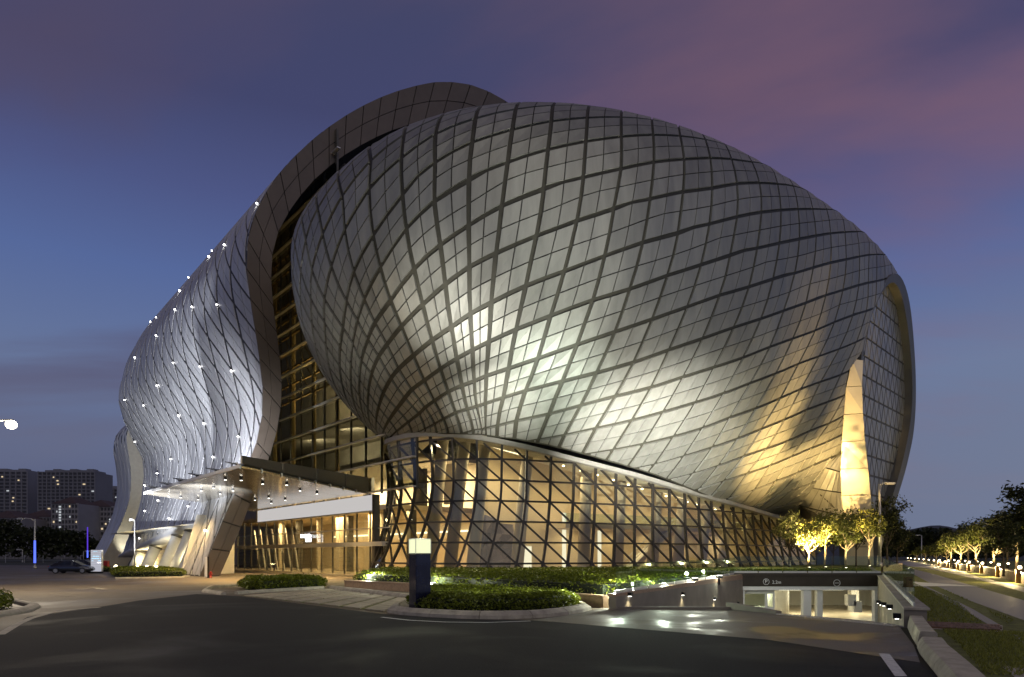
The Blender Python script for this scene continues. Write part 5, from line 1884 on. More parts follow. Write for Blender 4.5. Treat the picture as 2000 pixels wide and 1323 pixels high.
def balustrade(label, a, c, za, zc, n, h=1.1):
    a, c = np.array(a, float), np.array(c, float)
    t = thing("glass_balustrade", label, "balustrade", (a[0], a[1], za), "clear glass balustrades round the car park ramp")
    d = (c - a) / np.linalg.norm(c - a)
    nn = np.array([-d[1], d[0]]) * .01
    for i in range(n):
        f0, f1 = i / n + .004, (i + 1) / n - .004
        p, q = a + (c - a) * f0, a + (c - a) * f1
        z0, z1 = za + (zc - za) * f0, za + (zc - za) * f1
        b = MB()
        b.hexa([(*(p - nn), z0), (*(q - nn), z1), (*(q + nn), z1), (*(p + nn), z0), (*(p - nn), z0 + h), (*(q - nn), z1 + h), (*(q + nn), z1 + h), (*(p + nn), z0 + h)])
        b.build("pane", M["pane3"], t)
        MB().beam((*a_ip(a, c, f0), z0 + h * .0 + .06), (*a_ip(a, c, f1), z1 + .06), .05, .12).build("channel", M["alu"], t)
    return t


def a_ip(a, c, f):
    return tuple(a + (c - a) * f)


balustrade("clear frameless glass balustrade on the left ramp wall in front of the hedge", (4.0, 26.45), (14.7, 45.0), .60, .82, 11)
balustrade("clear frameless glass balustrade along the top of the dark lintel", (14.7, 45.3), (24.5, 45.3), .90, .90, 6)
balustrade("clear frameless glass balustrade on the right ramp wall beside the lawn", (24.45, 45.0), (11.88, 20.15), .78, .56, 14)

# ------------------------------------------------------------------ raised planter, podium lawn
PLN = thing("granite_planter", "low brown granite planter wall holding the long hedge before the glass lobby", "planter", (0, 36, 0))
pp = [(-10.6, 45.5), (-10.5, 43.4), (-7.2, 40.4), (-3.5, 37.0), (-1.2, 33.2), (0.8, 30.6), (2.4, 28.9), (3.75, 27.2)]
P_ = np.array(pp)
for i in range(len(pp) - 1):
    n = max(1, int(np.linalg.norm(P_[i + 1] - P_[i]) / 1.3))
    for q in range(n):
        a, c = P_[i] + (P_[i + 1] - P_[i]) * (q + .006) / n, P_[i] + (P_[i + 1] - P_[i]) * (q + .994) / n
        MB().beam((*a, .20), (*c, .20), .30, .44).build("stone_block", M["granite"], PLN)
        MB().beam((*a, .455), (*c, .455), .40, .07).build("coping_stone", M["granite"], PLN)
sheet("planter_soil", [(-10.4, 45.4), (-10.3, 43.5), (-7.1, 40.5), (-3.4, 37.1), (-1.1, 33.4), (0.9, 30.8), (3.9, 27.3), (14.5, 44.9), (14.9, 62.0), (7, 61.5), (0, 58.4), (-8, 58.8), (-12.5, 63)], 0.38, M["earth"], kind="structure")
POD = [(14.5, 45.6), (24.5, 45.6), (31.0, 59.0), (40.0, 74.0), (46.0, 88.0), (38.8, 87.6), (30.0, 78.6), (22.0, 70.0), (14.9, 64.0)]
b = MB()
b.prism(POD, 0.04, 0.84)
b.build("podium_lawn", M["grass"], None, kind="structure")
MB().beam((24.5, 45.6, .45), (45.5, 87.5, .45), .3, .86).build("podium_edge_wall", M["wallc"], None, kind="structure")

# ------------------------------------------------------------------ right-hand lawn, paths, brick edging
sheet("lawn", [(3.7, 3.0), (8.05, 11.7), (9.9, 15.5), (12.0, 19.6), (24.65, 45.0), (32.0, 58.8), (46, 87), (62, 107), (130, 230), (420, 230), (420, 2)], -0.004, M["grass"])
sheet("footpath", [G(2060, 1245), G(2000, 1212), G(1884, 1170), G(1814, 1138), G(1782, 1121), G(1768, 1112), G(1772, 1109), G(1829, 1123), G(1898, 1144), G(2000, 1173), G(2060, 1190)], 0.004, M["path"])
sheet("avenue", [G(2060, 1172), G(2000, 1157), G(1920, 1135), G(1852, 1119), G(1806, 1109.5), G(1774, 1106), G(1758, 1100.0), G(1742, 1096), G(1775, 1095), G(1830, 1103.5), G(1884, 1118), G(1913, 1128), G(2000, 1147), G(2060, 1160)], 0.006, M["path"])
sheet("narrow_path", [G(1783, 1137), G(1790, 1136), G(1840, 1160), G(1900, 1190), G(1955, 1222), G(1958, 1230), G(1935, 1223), G(1880, 1190), G(1830, 1162)], 0.003, M["path"])
sheet("narrow_path", [G(1972, 1240), G(1985, 1240), G(2060, 1280), G(2060, 1292)], 0.003, M["path"])
sheet("narrow_path", [G(1958, 1303), G(1972, 1302), G(2080, 1318), G(2080, 1345), G(1990, 1330)], 0.003, M["concrete"])
# brick edging band laid brick by brick
edge = sheet("brick_edging", [G(1788, 1214), G(1958, 1222), G(1958, 1235), G(1796, 1228)], 0.006, M["concrete"])
ga, gb, gc, gd_ = [np.array(G(*q)) for q in ((1789, 1215.5), (1957, 1223.5), (1957, 1234), (1797, 1227))]
for r in range(3):
    for c in range(26):
        off = 0.5 * (r % 2)
        u0, u1 = (c + off + .04) / 26.5, (c + off + .96) / 26.5
        if u1 > 1:
            continue
        v0, v1 = (r + .05) / 3, (r + .95) / 3
        q = [(ga * (1 - u) + gb * u) * (1 - v) + (gd_ * (1 - u) + gc * u) * v for u, v in ((u0, v0), (u1, v0), (u1, v1), (u0, v1))]
        MB().prism([tuple(x) for x in q], 0.0, 0.05 + rng.uniform(0, .012)).build("brick", M["brick"], edge)


def grass_blades(name, poly, n, h, z, m, label):
    P = np.array(poly)
    lo, hi = P.min(0), P.max(0)
    pts = rng.uniform(lo, hi, (n * 4, 2))
    pts = pts[poly_sd(pts[:, 0], pts[:, 1], poly) < -.05][:n]
    k = len(pts)
    a = rng.uniform(0, 2 * np.pi, k)
    w = rng.uniform(.008, .016, k)
    hh = rng.uniform(.5, 1.1, k) * h
    ln = rng.normal(0, .45, (k, 2)) * hh[:, None]
    dx = np.stack([np.cos(a), np.sin(a)], 1) * w[:, None]
    z0 = np.full((k, 1), z)
    V = np.stack([np.hstack([pts - dx, z0]), np.hstack([pts + dx, z0]), np.hstack([pts + ln, z0 + hh[:, None]])], 1).reshape(-1, 3)
    F = np.arange(3 * k).reshape(-1, 3)
    o = link(name, arr_mesh(name, V, F, m), kind="stuff")
    return tag(o, label, "grass")


M["blade"] = leaf_mat("grass_blade", (0.15, 0.16, 0.028), (0.28, 0.29, 0.055), 0.8)
grass_blades("grass", [(8.2, 11.9), (10.2, 15.6), (12.6, 20.3), (13.4, 19.0), (15.5, 16.5), (12.5, 11.0)], 15000, .07, 0.0, M["blade"], "short mown grass of the near lawn beside the big kerb stones")
grass_blades("grass", [(12.7, 21.0), (24.9, 45.0), (31, 53), (20.5, 31.5), (14.3, 20.6)], 22000, .08, 0.0, M["blade"], "mown grass of the lawn between ramp wall and narrow path")
grass_blades("grass", [(14.8, 20.4), (21, 31.2), (31.4, 51.5), (21.4, 32.5), (16.2, 21.9)], 15000, .08, 0.0, M["blade"], "mown grass between the narrow path and the wide footpath")

# ------------------------------------------------------------------ hedges


def leaf_cards(C, size, up=0.6):
    """one small folded leaf (two triangles) per centre; C: n,3"""
    k = len(C)
    n = rng.normal(0, 1, (k, 3))
    n[:, 2] = np.abs(n[:, 2]) + up
    n /= np.linalg.norm(n, axis=1)[:, None]
    a = np.cross(n, rng.normal(0, 1, (k, 3)))
    a /= np.linalg.norm(a, axis=1)[:, None] + 1e-9
    c = np.cross(n, a)
    s = (size * rng.uniform(.6, 1.25, k))[:, None]
    V = np.stack([C - a * s * .5, C - c * s * .27 + n * s * .08, C + a * s * .55, C + c * s * .27 + n * s * .08], 1).reshape(-1, 3)
    i = np.arange(k)[:, None] * 4
    return V, np.hstack([i, i + 1, i + 2, i + 3])


def hedge(label, poly, z0, h, n, size=.15, group=None, rough=.12, slope=None):
    P = np.array(poly, float)
    lo, hi = P.min(0) - .2, P.max(0) + .2
    area = np.prod(hi - lo)
    pts = rng.uniform(lo, hi, (n * 6, 2))
    sd = poly_sd(pts[:, 0], pts[:, 1], poly)
    pts, sd = pts[sd < .10][:n], sd[sd < .10][:n]
    # lumpy top that rounds off at the rim; leaves on top and down the sides
    ph = rng.uniform(0, 6.28, 4)
    lump = 1 + rough * (np.sin(pts[:, 0] * 2.1 + ph[0]) * np.sin(pts[:, 1] * 1.7 + ph[1]) + .6 * np.sin(pts[:, 0] * 5.3 + ph[2]) * np.sin(pts[:, 1] * 4.7 + ph[3]))
    rim = np.clip((-sd + .10) / .55, 0, 1) ** .5
    top = h * lump * (.45 + .55 * rim)
    u = rng.uniform(0, 1, len(pts))
    edge = sd > -.35
    zz = np.where(edge, top * u ** .7, top * (1 - .22 * u ** 2)) + np.where(rng.uniform(0, 1, len(pts)) < .03, rng.uniform(0, .14, len(pts)), 0)
    C = np.column_stack([pts, z0 + zz])
    V, F = leaf_cards(C, size)
    root = thing("hedge", label, "hedge", (float(P[:, 0].mean()), float(P[:, 1].mean()), z0), group)
    link("foliage", arr_mesh("foliage", V, F, M["hleaf"]), root, kind="stuff")
    c = P.mean(0)
    inner = []
    for p in P:
        d = c - p
        inner.append(tuple(p + d / np.linalg.norm(d) * .22))
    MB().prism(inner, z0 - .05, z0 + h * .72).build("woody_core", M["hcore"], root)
    return root


HG = "clipped hedges round the forecourt"
hedge("low clipped hedge filling the kerbed island behind the navy lamp post", [(-3.4, 24.7), (-2.4, 23.8), (-1.2, 23.2), (-0.2, 23.1), (0.6, 23.5), (1.4, 24.2), (2.2, 25.4), (2.6, 26.8), (2.1, 28.4), (0.4, 30.2), (-1.6, 32.4), (-3.4, 34.6), (-4.2, 31.0), (-4.1, 27.0)], 0.16, 0.52, 30000, .12, HG)
hedge("long hedge in the granite planter at the foot of the glass lobby", [(-10.2, 44.6), (-10.1, 43.7), (-7.0, 40.9), (-3.2, 37.4), (-0.8, 33.8), (1.2, 31.2), (3.8, 28.0), (6.0, 31.2), (9.6, 37.2), (14.2, 44.8), (14.6, 60.0), (7, 59.4), (0, 57.0), (-8, 57.6), (-11.6, 60.5)], 0.40, 0.62, 60000, .15, HG)
hedge("small oval hedge on the kerbed island in front of the entrance", [(-15.3, 39.4), (-14.2, 38.8), (-11.9, 42.6), (-12.4, 45.5), (-15.6, 46.6), (-17.4, 43.5)], 0.10, 0.62, 12000, .16, HG)
hedge("bushy hedge at the left picture edge inside a curved kerb", [(-25, 18), (-19.6, 18.9), (-18.3, 20.8), (-17.9, 22.6), (-18.3, 24.6), (-19.8, 27.0), (-24, 30)], 0.10, 0.70, 16000, .14, HG)
hedge("hedge at the foot of the leaning white columns of the wave hall", [G(222, 1128), G(300, 1128), G(356, 1127), G(366, 1122), G(330, 1117), G(262, 1115), G(216, 1118)], 0.08, 0.55, 14000, .20, HG)
hedge("low hedge behind the white sign board", [G(176, 1117), G(214, 1117), G(214, 1112), G(150, 1111)], 0.05, 0.55, 5000, .25, HG)
hedge("low hedge between the parked car and the white sign board", [G(146, 1118), G(178, 1118.5), G(178, 1114), G(146, 1114)], 0.05, 0.6, 3500, .25, HG)
hedge("dim ground-cover strip on the podium lawn behind the lintel glass", [(15.0, 47.5), (24.6, 47.5), (28.0, 53.5), (16, 52.0)], 0.84, 0.16, 7000, .18, HG)

# ------------------------------------------------------------------ trees


def tree_meshes(seed, H, R, n_leaf=2200, leaf=.26, bark="bark"):
    r = random.Random(seed)
    g = np.random.default_rng(seed)
    b = MB()
    th = H * .34
    lean = (r.uniform(-.12, .12), r.uniform(-.12, .12))
    path = [(0, 0, -.05), (lean[0] * .3, lean[1] * .3, th * .5), (lean[0], lean[1], th), (lean[0] * 1.6, lean[1] * 1.6, H * .8)]
    b.tube(path, [H * .021, H * .017, H * .015, H * .004], 8)
    tips = []
    for k in range(9):
        a = 2 * math.pi * (k / 9) + r.uniform(-.3, .3)
        z0 = th * r.uniform(.75, 1.7)
        rr = R * r.uniform(.55, .95)
        p0 = (lean[0] * z0 / th, lean[1] * z0 / th, min(z0, H * .75))
        p2 = (p0[0] + rr * math.cos(a), p0[1] + rr * math.sin(a), min(H * .97, p0[2] + H * r.uniform(.14, .36)))
        p1 = tuple((p0[i] + p2[i]) / 2 + (0, 0, -H * .03)[i] for i in range(3))
        b.tube([p0, p1, p2], [H * .010, H * .007, H * .002], 5)
        tips.append(p2)
        for q in range(2):
            e = (p1[0] + r.uniform(-.6, .6) * R * .6, p1[1] + r.uniform(-.6, .6) * R * .6, p1[2] + H * r.uniform(.05, .22))
            b.tube([p1, e], [H * .005, H * .0015], 4)
            tips.append(e)
    trunk = b.mesh("trunk", M[bark], True)
    tips += [(lean[0] * 1.5 + r.uniform(-.4, .4) * R, lean[1] * 1.5 + r.uniform(-.4, .4) * R, H * r.uniform(.62, .98)) for _ in range(16)]
    tips = np.array(tips)
    idx = g.integers(0, len(tips), n_leaf)
    sg = g.uniform(.10, .26, len(tips)) * R
    C = tips[idx] + g.normal(0, 1, (n_leaf, 3)) * sg[idx][:, None] * np.array([1, 1, .75])
    C = C[C[:, 2] > th * .8]
    V, F = leaf_cards(C, leaf, .25)
    return trunk, V, F


TV = []
for q in range(4):
    tk, V, F = tree_meshes(40 + q, 6.0, 1.75, 2300, .27)
    TV.append((tk, arr_mesh("crown", V, F, M["leaf"])))
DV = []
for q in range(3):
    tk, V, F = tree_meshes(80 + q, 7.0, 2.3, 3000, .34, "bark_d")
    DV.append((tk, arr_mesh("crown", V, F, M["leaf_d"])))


def tree(label, pos, z, h, var, dark=False, group=None, name="tree", sx=1.0):
    tk, cr = (DV if dark else TV)[var]
    root = bpy.data.objects.new(name, None)
    root.location = (pos[0], pos[1], z)
    s = h / (7.0 if dark else 6.0)
    root.scale = (s * sx, s * sx, s)
    root.rotation_euler = (0, 0, rng.uniform(0, 6.28))
    COL.objects.link(root)
    tag(root, label, "tree", group)
    for nm, me in (("trunk", tk), ("crown", cr)):
        o = bpy.data.objects.new(nm, me)
        o.parent = root
        COL.objects.link(o)
    return root


TG = "small trees on the podium lawn by the egg-shaped hall"
PODT = [(1541, 70, 5.4, 0, True, "dark unlit tree at the right end of the glass lobby"),
        (1579, 62, 4.3, 0, False, "slim uplit tree nearest the glass lobby end"),
        (1611, 64, 5.3, 1, False, "uplit slender tree second from the glass lobby end"),
        (1651, 60, 4.9, 2, False, "brightest uplit tree with forked pale trunk above the no-entry sign"),
        (1672, 76, 6.2, 1, True, "dark tree behind the bright forked tree"),
        (1697, 70, 6.0, 3, False, "uplit leafy tree just left of the tall street lamp"),
        (1733, 74, 7.4, 2, True, "tall dark tree right of the street lamp, below the oval end wall"),
        (1752, 88, 5.6, 0, True, "dim bushy tree at the far corner of the podium"),
        (1628, 82, 5.0, 2, True, "dark bush-like tree at the foot of the golden reveal"),
        (1595, 84, 4.6, 1, True, "small dark tree close to the lobby lattice")]
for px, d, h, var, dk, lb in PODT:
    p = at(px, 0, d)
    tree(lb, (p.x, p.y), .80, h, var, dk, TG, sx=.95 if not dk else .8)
for px, d in ((1579, 62), (1611, 64), (1651, 60), (1697, 70)):
    p = at(px + 2, 0, d - 1.6)
    fl = thing("ground_uplight", {1579: "small uplight in the grass below the slim tree by the lobby", 1611: "small uplight in the grass below the second slender tree", 1651: "small uplight in the grass below the forked bright tree", 1697: "small uplight in the grass left of the street lamp"}[px], "uplight", (p.x, p.y, .84), "uplights below the podium trees")
    MB().lathe((p.x, p.y, .84), [(.10, 0), (.12, .10), (.10, .16)], 10).build("housing", M["black"], fl)
    MB().lathe((p.x, p.y, 1.0), [(.085, 0), (.085, .015)], 10).build("lens", M["e_lamp"], fl)
    lamp("tree_uplight", "SPOT", (p.x, p.y, 1.08), 2400, (1.0, 0.80, 0.36), aim=(p.x + .15, p.y + 1.6, 4.2), size=.07, cone=95, blend=.7)
# warm floods that wash the skin and the reveal next to the trees
for px, d, e_, tgt in ((1560, 60, 100000, (31.5, 69.0, 11.5)), (1668, 66, 42000, (38.6, 79.0, 17.0))):
    p = at(px, 0, d)
    lamp("facade_flood", "SPOT", (p.x, p.y, 1.1), e_, (1.0, 0.66, 0.24), aim=tgt, size=.12, cone=74 if px < 1620 else 36, blend=.9)

# avenue trees on the right with brick wall and pillar lamps
WALLP = [np.array(G(2085, 1165.5)), np.array(G(2000, 1139.5)), np.array(G(1957, 1127.5)), np.array(G(1924, 1120.8)), np.array(G(1898, 1116.4)), np.array(G(1876, 1113)), np.array(G(1856, 1110)), np.array(G(1838, 1107.3))]
AV = thing("brick_wall", "low brick retaining wall with lamp pillars beside the avenue at right", "wall", (*WALLP[2], 0))
for i in range(len(WALLP) - 1):
    a, c = WALLP[i], WALLP[i + 1]
    d = (c - a) / np.linalg.norm(c - a)
    for r in range(3):
        nb = 5
        for q in range(nb):
            p0 = a + (c - a) * ((q + .02) / nb)
            p1 = a + (c - a) * ((q + .98) / nb)
            MB().beam((*p0, .12 + .25 * r), (*p1, .12 + .25 * r), .42, .235).build("brick_course_block", M["brickw"], AV)
    MB().beam((*a, .79), (*c, .79), .52, .09).build("coping", M["granite"], AV)
    nrm = np.array([d[1], -d[0]])
    nrm = nrm if nrm[0] < 0 else -nrm
    if i < 7:
        q = c + nrm * .25
        MB().box((q[0], q[1], .5), (.5, .5, 1.0), math.atan2(d[1], d[0])).build("pillar", M["brickw"], AV)
        far = ("nearest pillar in view, at the right picture edge", "second pillar from the right picture edge", "third pillar from the right picture edge", "fourth pillar from the right picture edge", "fifth pillar from the right picture edge", "sixth pillar from the right picture edge", "last pillar, at the far end of the wall")[i]
        pl = thing("pillar_lamp", "glowing round lamp on the brick wall's " + far, "lamp", (q[0], q[1], 1.0), "lamps on the brick wall pillars")
        MB().lathe((q[0], q[1], 1.0), [(.10, 0), (.10, .05), (.07, .07)], 10).build("base", M["black"], pl)
        MB().lathe((q[0], q[1], 1.07), [(.07, 0), (.12, .05), (.13, .12), (.10, .19), (.03, .22)], 12).build("globe", M["e_lamp"], pl, smooth=True)
        lamp("pillar_light", "POINT", (q[0] - d[0] * 0 + nrm[0] * .45, q[1] + nrm[1] * .45, .95), 900, (1.0, 0.76, 0.34), size=.12)
        for s in (-1, 1):
            e = c + d * s * 1.2
        m_ = (a + c) / 2 - nrm * 1.6
        st = thing("spike_light", "small white spotlight in planting, by " + far.replace(" in view, at the right picture edge", "").replace("the right picture edge", "the right"), "spotlight", (m_[0] - .6, m_[1] - .3, .85), "spike lights above the brick wall")
        MB().beam((m_[0] - .6, m_[1] - .3, .8), (m_[0] - .6, m_[1] - .3, 1.15), .05).build("stem", M["black"], st)
        MB().lathe((m_[0] - .6, m_[1] - .3, 1.15), [(.05, 0), (.12, .06), (.10, .12)], 8).build("lens", M["e_lamp"], st)
AVG = "avenue trees above the brick wall"
AVL = ["uplit avenue tree {} standing above the brick wall", ]
for n_, (px, d, h, var, dk) in enumerate(((2010, 60, 7.6, 0, True), (1986, 66, 6.2, 1, False), (1968, 78, 6.6, 1, True), (1942, 72, 5.6, 2, False), (1925, 86, 6.2, 2, True), (1908, 84, 5.7, 3, False), (1892, 98, 6.0, 0, True), (1876, 96, 5.4, 0, False), (1857, 104, 5.2, 1, False), (1960, 58, 4.4, 1, True))):
    p = at(px, 0, d)
    w = ["dark tree cut by the right picture edge above the brick wall", "uplit tree with pale trunk, rightmost of the lit avenue trees", "dark tree between the two rightmost lit avenue trees", "uplit tree with pale trunk above the third wall pillar", "dark tree behind the wall's middle pillars", "uplit tree above the fourth wall pillar", "dark tall-crowned tree above the wall's far half", "uplit tree above the far half of the brick wall", "brightly uplit golden tree at the far end of the brick wall", "low dark tree close behind the brick wall by the picture edge"][n_]
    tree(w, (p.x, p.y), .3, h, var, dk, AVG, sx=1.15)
    if not dk:
        lamp("avenue_tree_uplight", "SPOT", (p.x - 1.1, p.y - 1.1, .9), 3800, (1.0, 0.80, 0.34), aim=(p.x, p.y, 4.2), size=.08, cone=100, blend=.8)
FG = "small lit trees far down the avenue"
fk = 0
for n_, (px, d) in enumerate([(1850, 122), (1838, 134), (1828, 150), (1818, 166), (1808, 182), (1799, 200), (1791, 220), (1783, 242), (1777, 262)]):
    p = at(px, 0, d)
    nth = ["nearest", "second", "third", "fourth", "fifth", "sixth", "seventh", "eighth", "farthest"][n_]
    tree(f"small lit tree far down the avenue, {nth} of the row beyond the brick wall", (p.x, p.y), 0, 4.4, n_ % 4, False, FG, sx=1.1)
    q = at(px - 4, 0, d - 3)
    t = thing("path_light", f"tiny warm bollard light under the far avenue trees, {nth} of its row", "path light", (q.x, q.y, 0), "far path lights along the avenue")
    MB().tube([(q.x, q.y, 0), (q.x, q.y, .8)], .07, 8).build("post", M["black"], t)
    MB().lathe((q.x, q.y, .8), [(.10, 0), (.16, .1), (.10, .22)], 8).build("globe", M["e_lamp"], t)
    if n_ % 2 == 0:
        lamp("path_lamp", "POINT", (q.x - .3, q.y - .8, 1.2), 900, (1.0, 0.78, 0.34), size=.2)


def treeline(label, x0, x1, d, h, n, leaf):
    """far-off wood that reads as one dark mass"""
    xs = rng.uniform(x0, x1, n)
    hh = h * (.72 + .16 * np.sin(xs * .11) + .10 * np.sin(xs * .31 + 1) + .07 * np.sin(xs * .83 + 2))
    C = np.column_stack([xs, d + rng.uniform(-6, 6, n), hh * np.sqrt(rng.uniform(0.02, 1, n))])
    V, F = leaf_cards(C, leaf, .2)
    o = link("treeline", arr_mesh("treeline", V, F, M["leaf_d"]), kind="stuff")
    return tag(o, label, "trees")


treeline("dark wood beyond the avenue on the right, one mass", 120, 240, 230, 12.5, 15000, 1.5)
treeline("dark wood closing the avenue behind the far lamp post", 150, 215, 300, 14.0, 8000, 1.7)
treeline("dark wood on the left below the tower blocks, one mass", -330, -118, 215, 12.8, 22000, 1.5)
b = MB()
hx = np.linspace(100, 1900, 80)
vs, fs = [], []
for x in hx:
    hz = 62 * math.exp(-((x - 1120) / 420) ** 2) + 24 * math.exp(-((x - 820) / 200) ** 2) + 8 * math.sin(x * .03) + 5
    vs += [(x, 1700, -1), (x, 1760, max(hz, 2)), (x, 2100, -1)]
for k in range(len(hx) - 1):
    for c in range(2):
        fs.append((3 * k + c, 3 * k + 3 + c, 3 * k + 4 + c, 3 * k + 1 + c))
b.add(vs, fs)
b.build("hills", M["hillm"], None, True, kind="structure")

# ------------------------------------------------------------------ navy lamp pillar on the island
bx, by = G(820, 1184.5, 0.2)
LP = thing("lamp_pillar", "square navy pillar with glowing pale yellow-green light box on top, on the kerbed island", "lamp pillar", (bx, by, .15))
rz = RAD(33)
s_ = 0.60
hz = CAM_H + (PHY - 1082) / FPX * by
ht = CAM_H + (PHY - 1053.5) / FPX * by
MB().bevbox((bx, by, (hz + .12) / 2), (s_, s_, hz - .12), .015, rz).build("pillar", M["navy"], LP)
MB().box((bx, by, .12), (s_ * .9, s_ * .9, .16), rz).build("plinth", M["black"], LP)
MB().box((bx, by, hz + .012), (s_ * .94, s_ * .94, .02), rz).build("shadow_gap", M["black"], LP)
lb_ = MB().bevbox((bx, by, (hz + ht) / 2 + .01), (s_, s_, ht - hz - .03), .012, rz).build("light_box", M["e_box"], LP)
b = MB()
for a in range(4):
    an = rz + a * math.pi / 2 + math.pi / 4
    r = s_ * .7071 + .004
    x, y = bx + r * math.cos(an), by + r * math.sin(an)
    b.beam((x, y, hz), (x, y, ht), .022)
b.build("corner_trim", M["alu"], lb_)
lamp("light_box_lamp", "POINT", (bx, by, ht + .25), 260, (0.97, 1.0, 0.72), size=.25)
MB().bevbox((bx, by, ht + .012), (s_ * 1.01, s_ * 1.01, .025), .006, rz).build("cap", M["alu"], lb_)


def street_lamp(label, x, y, h, arm, r=.09, double=False, head=(.55, .26, .12), lit=None, group="street lamps", glow=None, z=0.0):
    t = thing("street_lamp", label, "street lamp", (x, y, z), group)
    MB().tube([(x, y, z), (x, y, z + h)], r, 12, r * .6).build("pole", M["pole"], t, True)
    MB().tube([(x, y, z), (x, y, z + .5)], r * 1.5, 12).build("base_sleeve", M["pole"], t, True)
    for s in ((1, -1) if double else (1,)):
        a = arm * s
        MB().tube([(x, y, z + h - .35), (x + a * .3, y, z + h), (x + a * .8, y, z + h + .12), (x + a, y, z + h + .06)], r * .5, 8).build("arm", M["pole"], t, True)
        hx_ = x + a + math.copysign(head[0] * .4, a)
        hd = MB().bevbox((hx_, y, z + h + .04), head, .03).build("lamp_head", M["pole"], t)
        if lit:
            MB().box((hx_, y, z + h - .03), (head[0] * .8, head[1] * .8, .03)).build("lens", lit, hd)
    return t


p = at(1718, 1100, 72)
street_lamp("tall pale street lamp with curved arm in front of the oval end wall, unlit", p.x, p.y, CAM_H + (PHY - 960) / FPX * 72, .75, .17, head=(.9, .4, .22), z=.80)
p = at(1800, 1100, 190)
street_lamp("distant street lamp with short arm over the far avenue", p.x, p.y, CAM_H + (PHY - 1046) / FPX * 190, -.8, .16, head=(.9, .4, .2))
p = at(263, 1114, 86)
street_lamp("slim pale lamp post with a short head in front of the silver wave hall", p.x, p.y, CAM_H + (PHY - 1016) / FPX * 86, -.25, .10, head=(.4, .4, .3))
p = at(68, 1112, 100)
street_lamp("lamp post with blue light band on its pole at the far left of the forecourt", p.x, p.y, CAM_H + (PHY - 1014) / FPX * 100, -1.7, .15, lit=M["e_lampw"], head=(.9, .5, .2))
t_ = bpy.data.objects[[o.name for o in bpy.data.objects if o.name.startswith("street_lamp")][-1]]
MB().tube([(p.x, p.y, .9), (p.x, p.y, 4.2)], .155, 10, .13).build("light_band", M["e_blue"], t_)
p = at(171, 1098, 170)
BL = thing("light_pole", "tall thin pole glowing violet blue behind the parked car", "light pole", (p.x, p.y, 0))
MB().tube([(p.x, p.y, 0), (p.x, p.y, 1.4)], .22, 10).build("base", M["black"], BL)
MB().tube([(p.x, p.y, 1.4), (p.x, p.y, 9.0)], .13, 10).build("violet_tube", M["e_viol"], BL)
MB().tube([(p.x, p.y, 1.4), (p.x, p.y, 3.2)], .16, 10).build("blue_tube", M["e_blue"], BL)
for px, d, y0, lb, ar in ((44, 190, 1074, "small bright street lamp before the dark wood at the far left", -.6), (163, 185, 1077, "small bright street lamp with bent arm behind the parked car", .8)):
    p = at(px, 1100, d)
    street_lamp(lb, p.x, p.y, CAM_H + (PHY - y0) / FPX * d, ar, .12, lit=M["e_lampw"], head=(1.1, .6, .3))
# tall mast lamp whose pole stands just outside the picture at the left
p = at(22, 828, 40)
ML = thing("mast_lamp", "very bright lamp high up at the left picture edge", "mast lamp", (p.x - 2.6, p.y, 0))
MB().tube([(p.x - 2.6, p.y, 0), (p.x - 2.6, p.y, p.z - .1)], .11, 12, .07).build("pole", M["pole"], ML, True)
MB().tube([(p.x - 2.6, p.y, p.z - .4), (p.x - 2.0, p.y, p.z + .12), (p.x - .3, p.y, p.z + .22)], .035, 8).build("arm", M["dalu"], ML, True)
mh = MB().bevbox((p.x - .1, p.y, p.z + .20), (.5, .30, .10), .03).build("lamp_head", M["pole"], ML)
MB().lathe((p.x, p.y, p.z - .14), [(.05, -.16), (.20, -.10), (.28, .04), (.28, .16), (.20, .27), (.05, .32)], 16).build("bulb_cover", emat("mast_lamp_glow", (1.0, 0.90, 0.70), 40.0, False), mh, True)
lamp("mast_light", "POINT", (p.x, p.y, p.z - .35), 6500, (1.0, 0.84, 0.60), size=.25)

# white sign board at left
p = at(189.5, 1118, 78)
TS = thing("sign_board", "white upright sign board with lit lines of blue text beside the parked car", "sign", (p.x, p.y, 0))
w_, h_ = 21 / FPX * 78, 42.5 / FPX * 78
MB().bevbox((p.x, p.y, .18 + h_ / 2), (w_, .35, h_), .02).build("board", M["white"], TS)
MB().box((p.x, p.y, .09), (w_ * .98, .3, .2)).build("plinth", M["black"], TS)
MB().box((p.x, p.y - .18, .18 + h_ / 2), (w_ * .97, .01, h_ * .97)).build("face", M["e_totem"], TS)
for i in range(11):
    MB().box((p.x, p.y - .187, .18 + h_ * (i + 1) / 12), (w_ * .97, .004, .012)).build("panel_joint", M["dalu"], TS)
for zf, x0, x1, hh in ((.93, .22, .62, .05), (.71, .18, .80, .10), (.605, .08, .78, .11), (.605, .84, .96, .11), (.50, .08, .26, .07), (.50, .66, .97, .08), (.415, .60, .97, .07)):
    n = max(2, int((x1 - x0) * 14))
    b = MB()
    for i in range(n):
        xx = p.x - w_ / 2 + w_ * (x0 + (x1 - x0) * (i + .5) / n)
        b.box((xx, p.y - .19, .18 + h_ * zf), (w_ * (x1 - x0) / n * .72, .01, hh * (1.0 if i % 3 else .7)))
    b.build("text_line", M["e_sign"] if zf > .45 else M["e_logo"], TS)


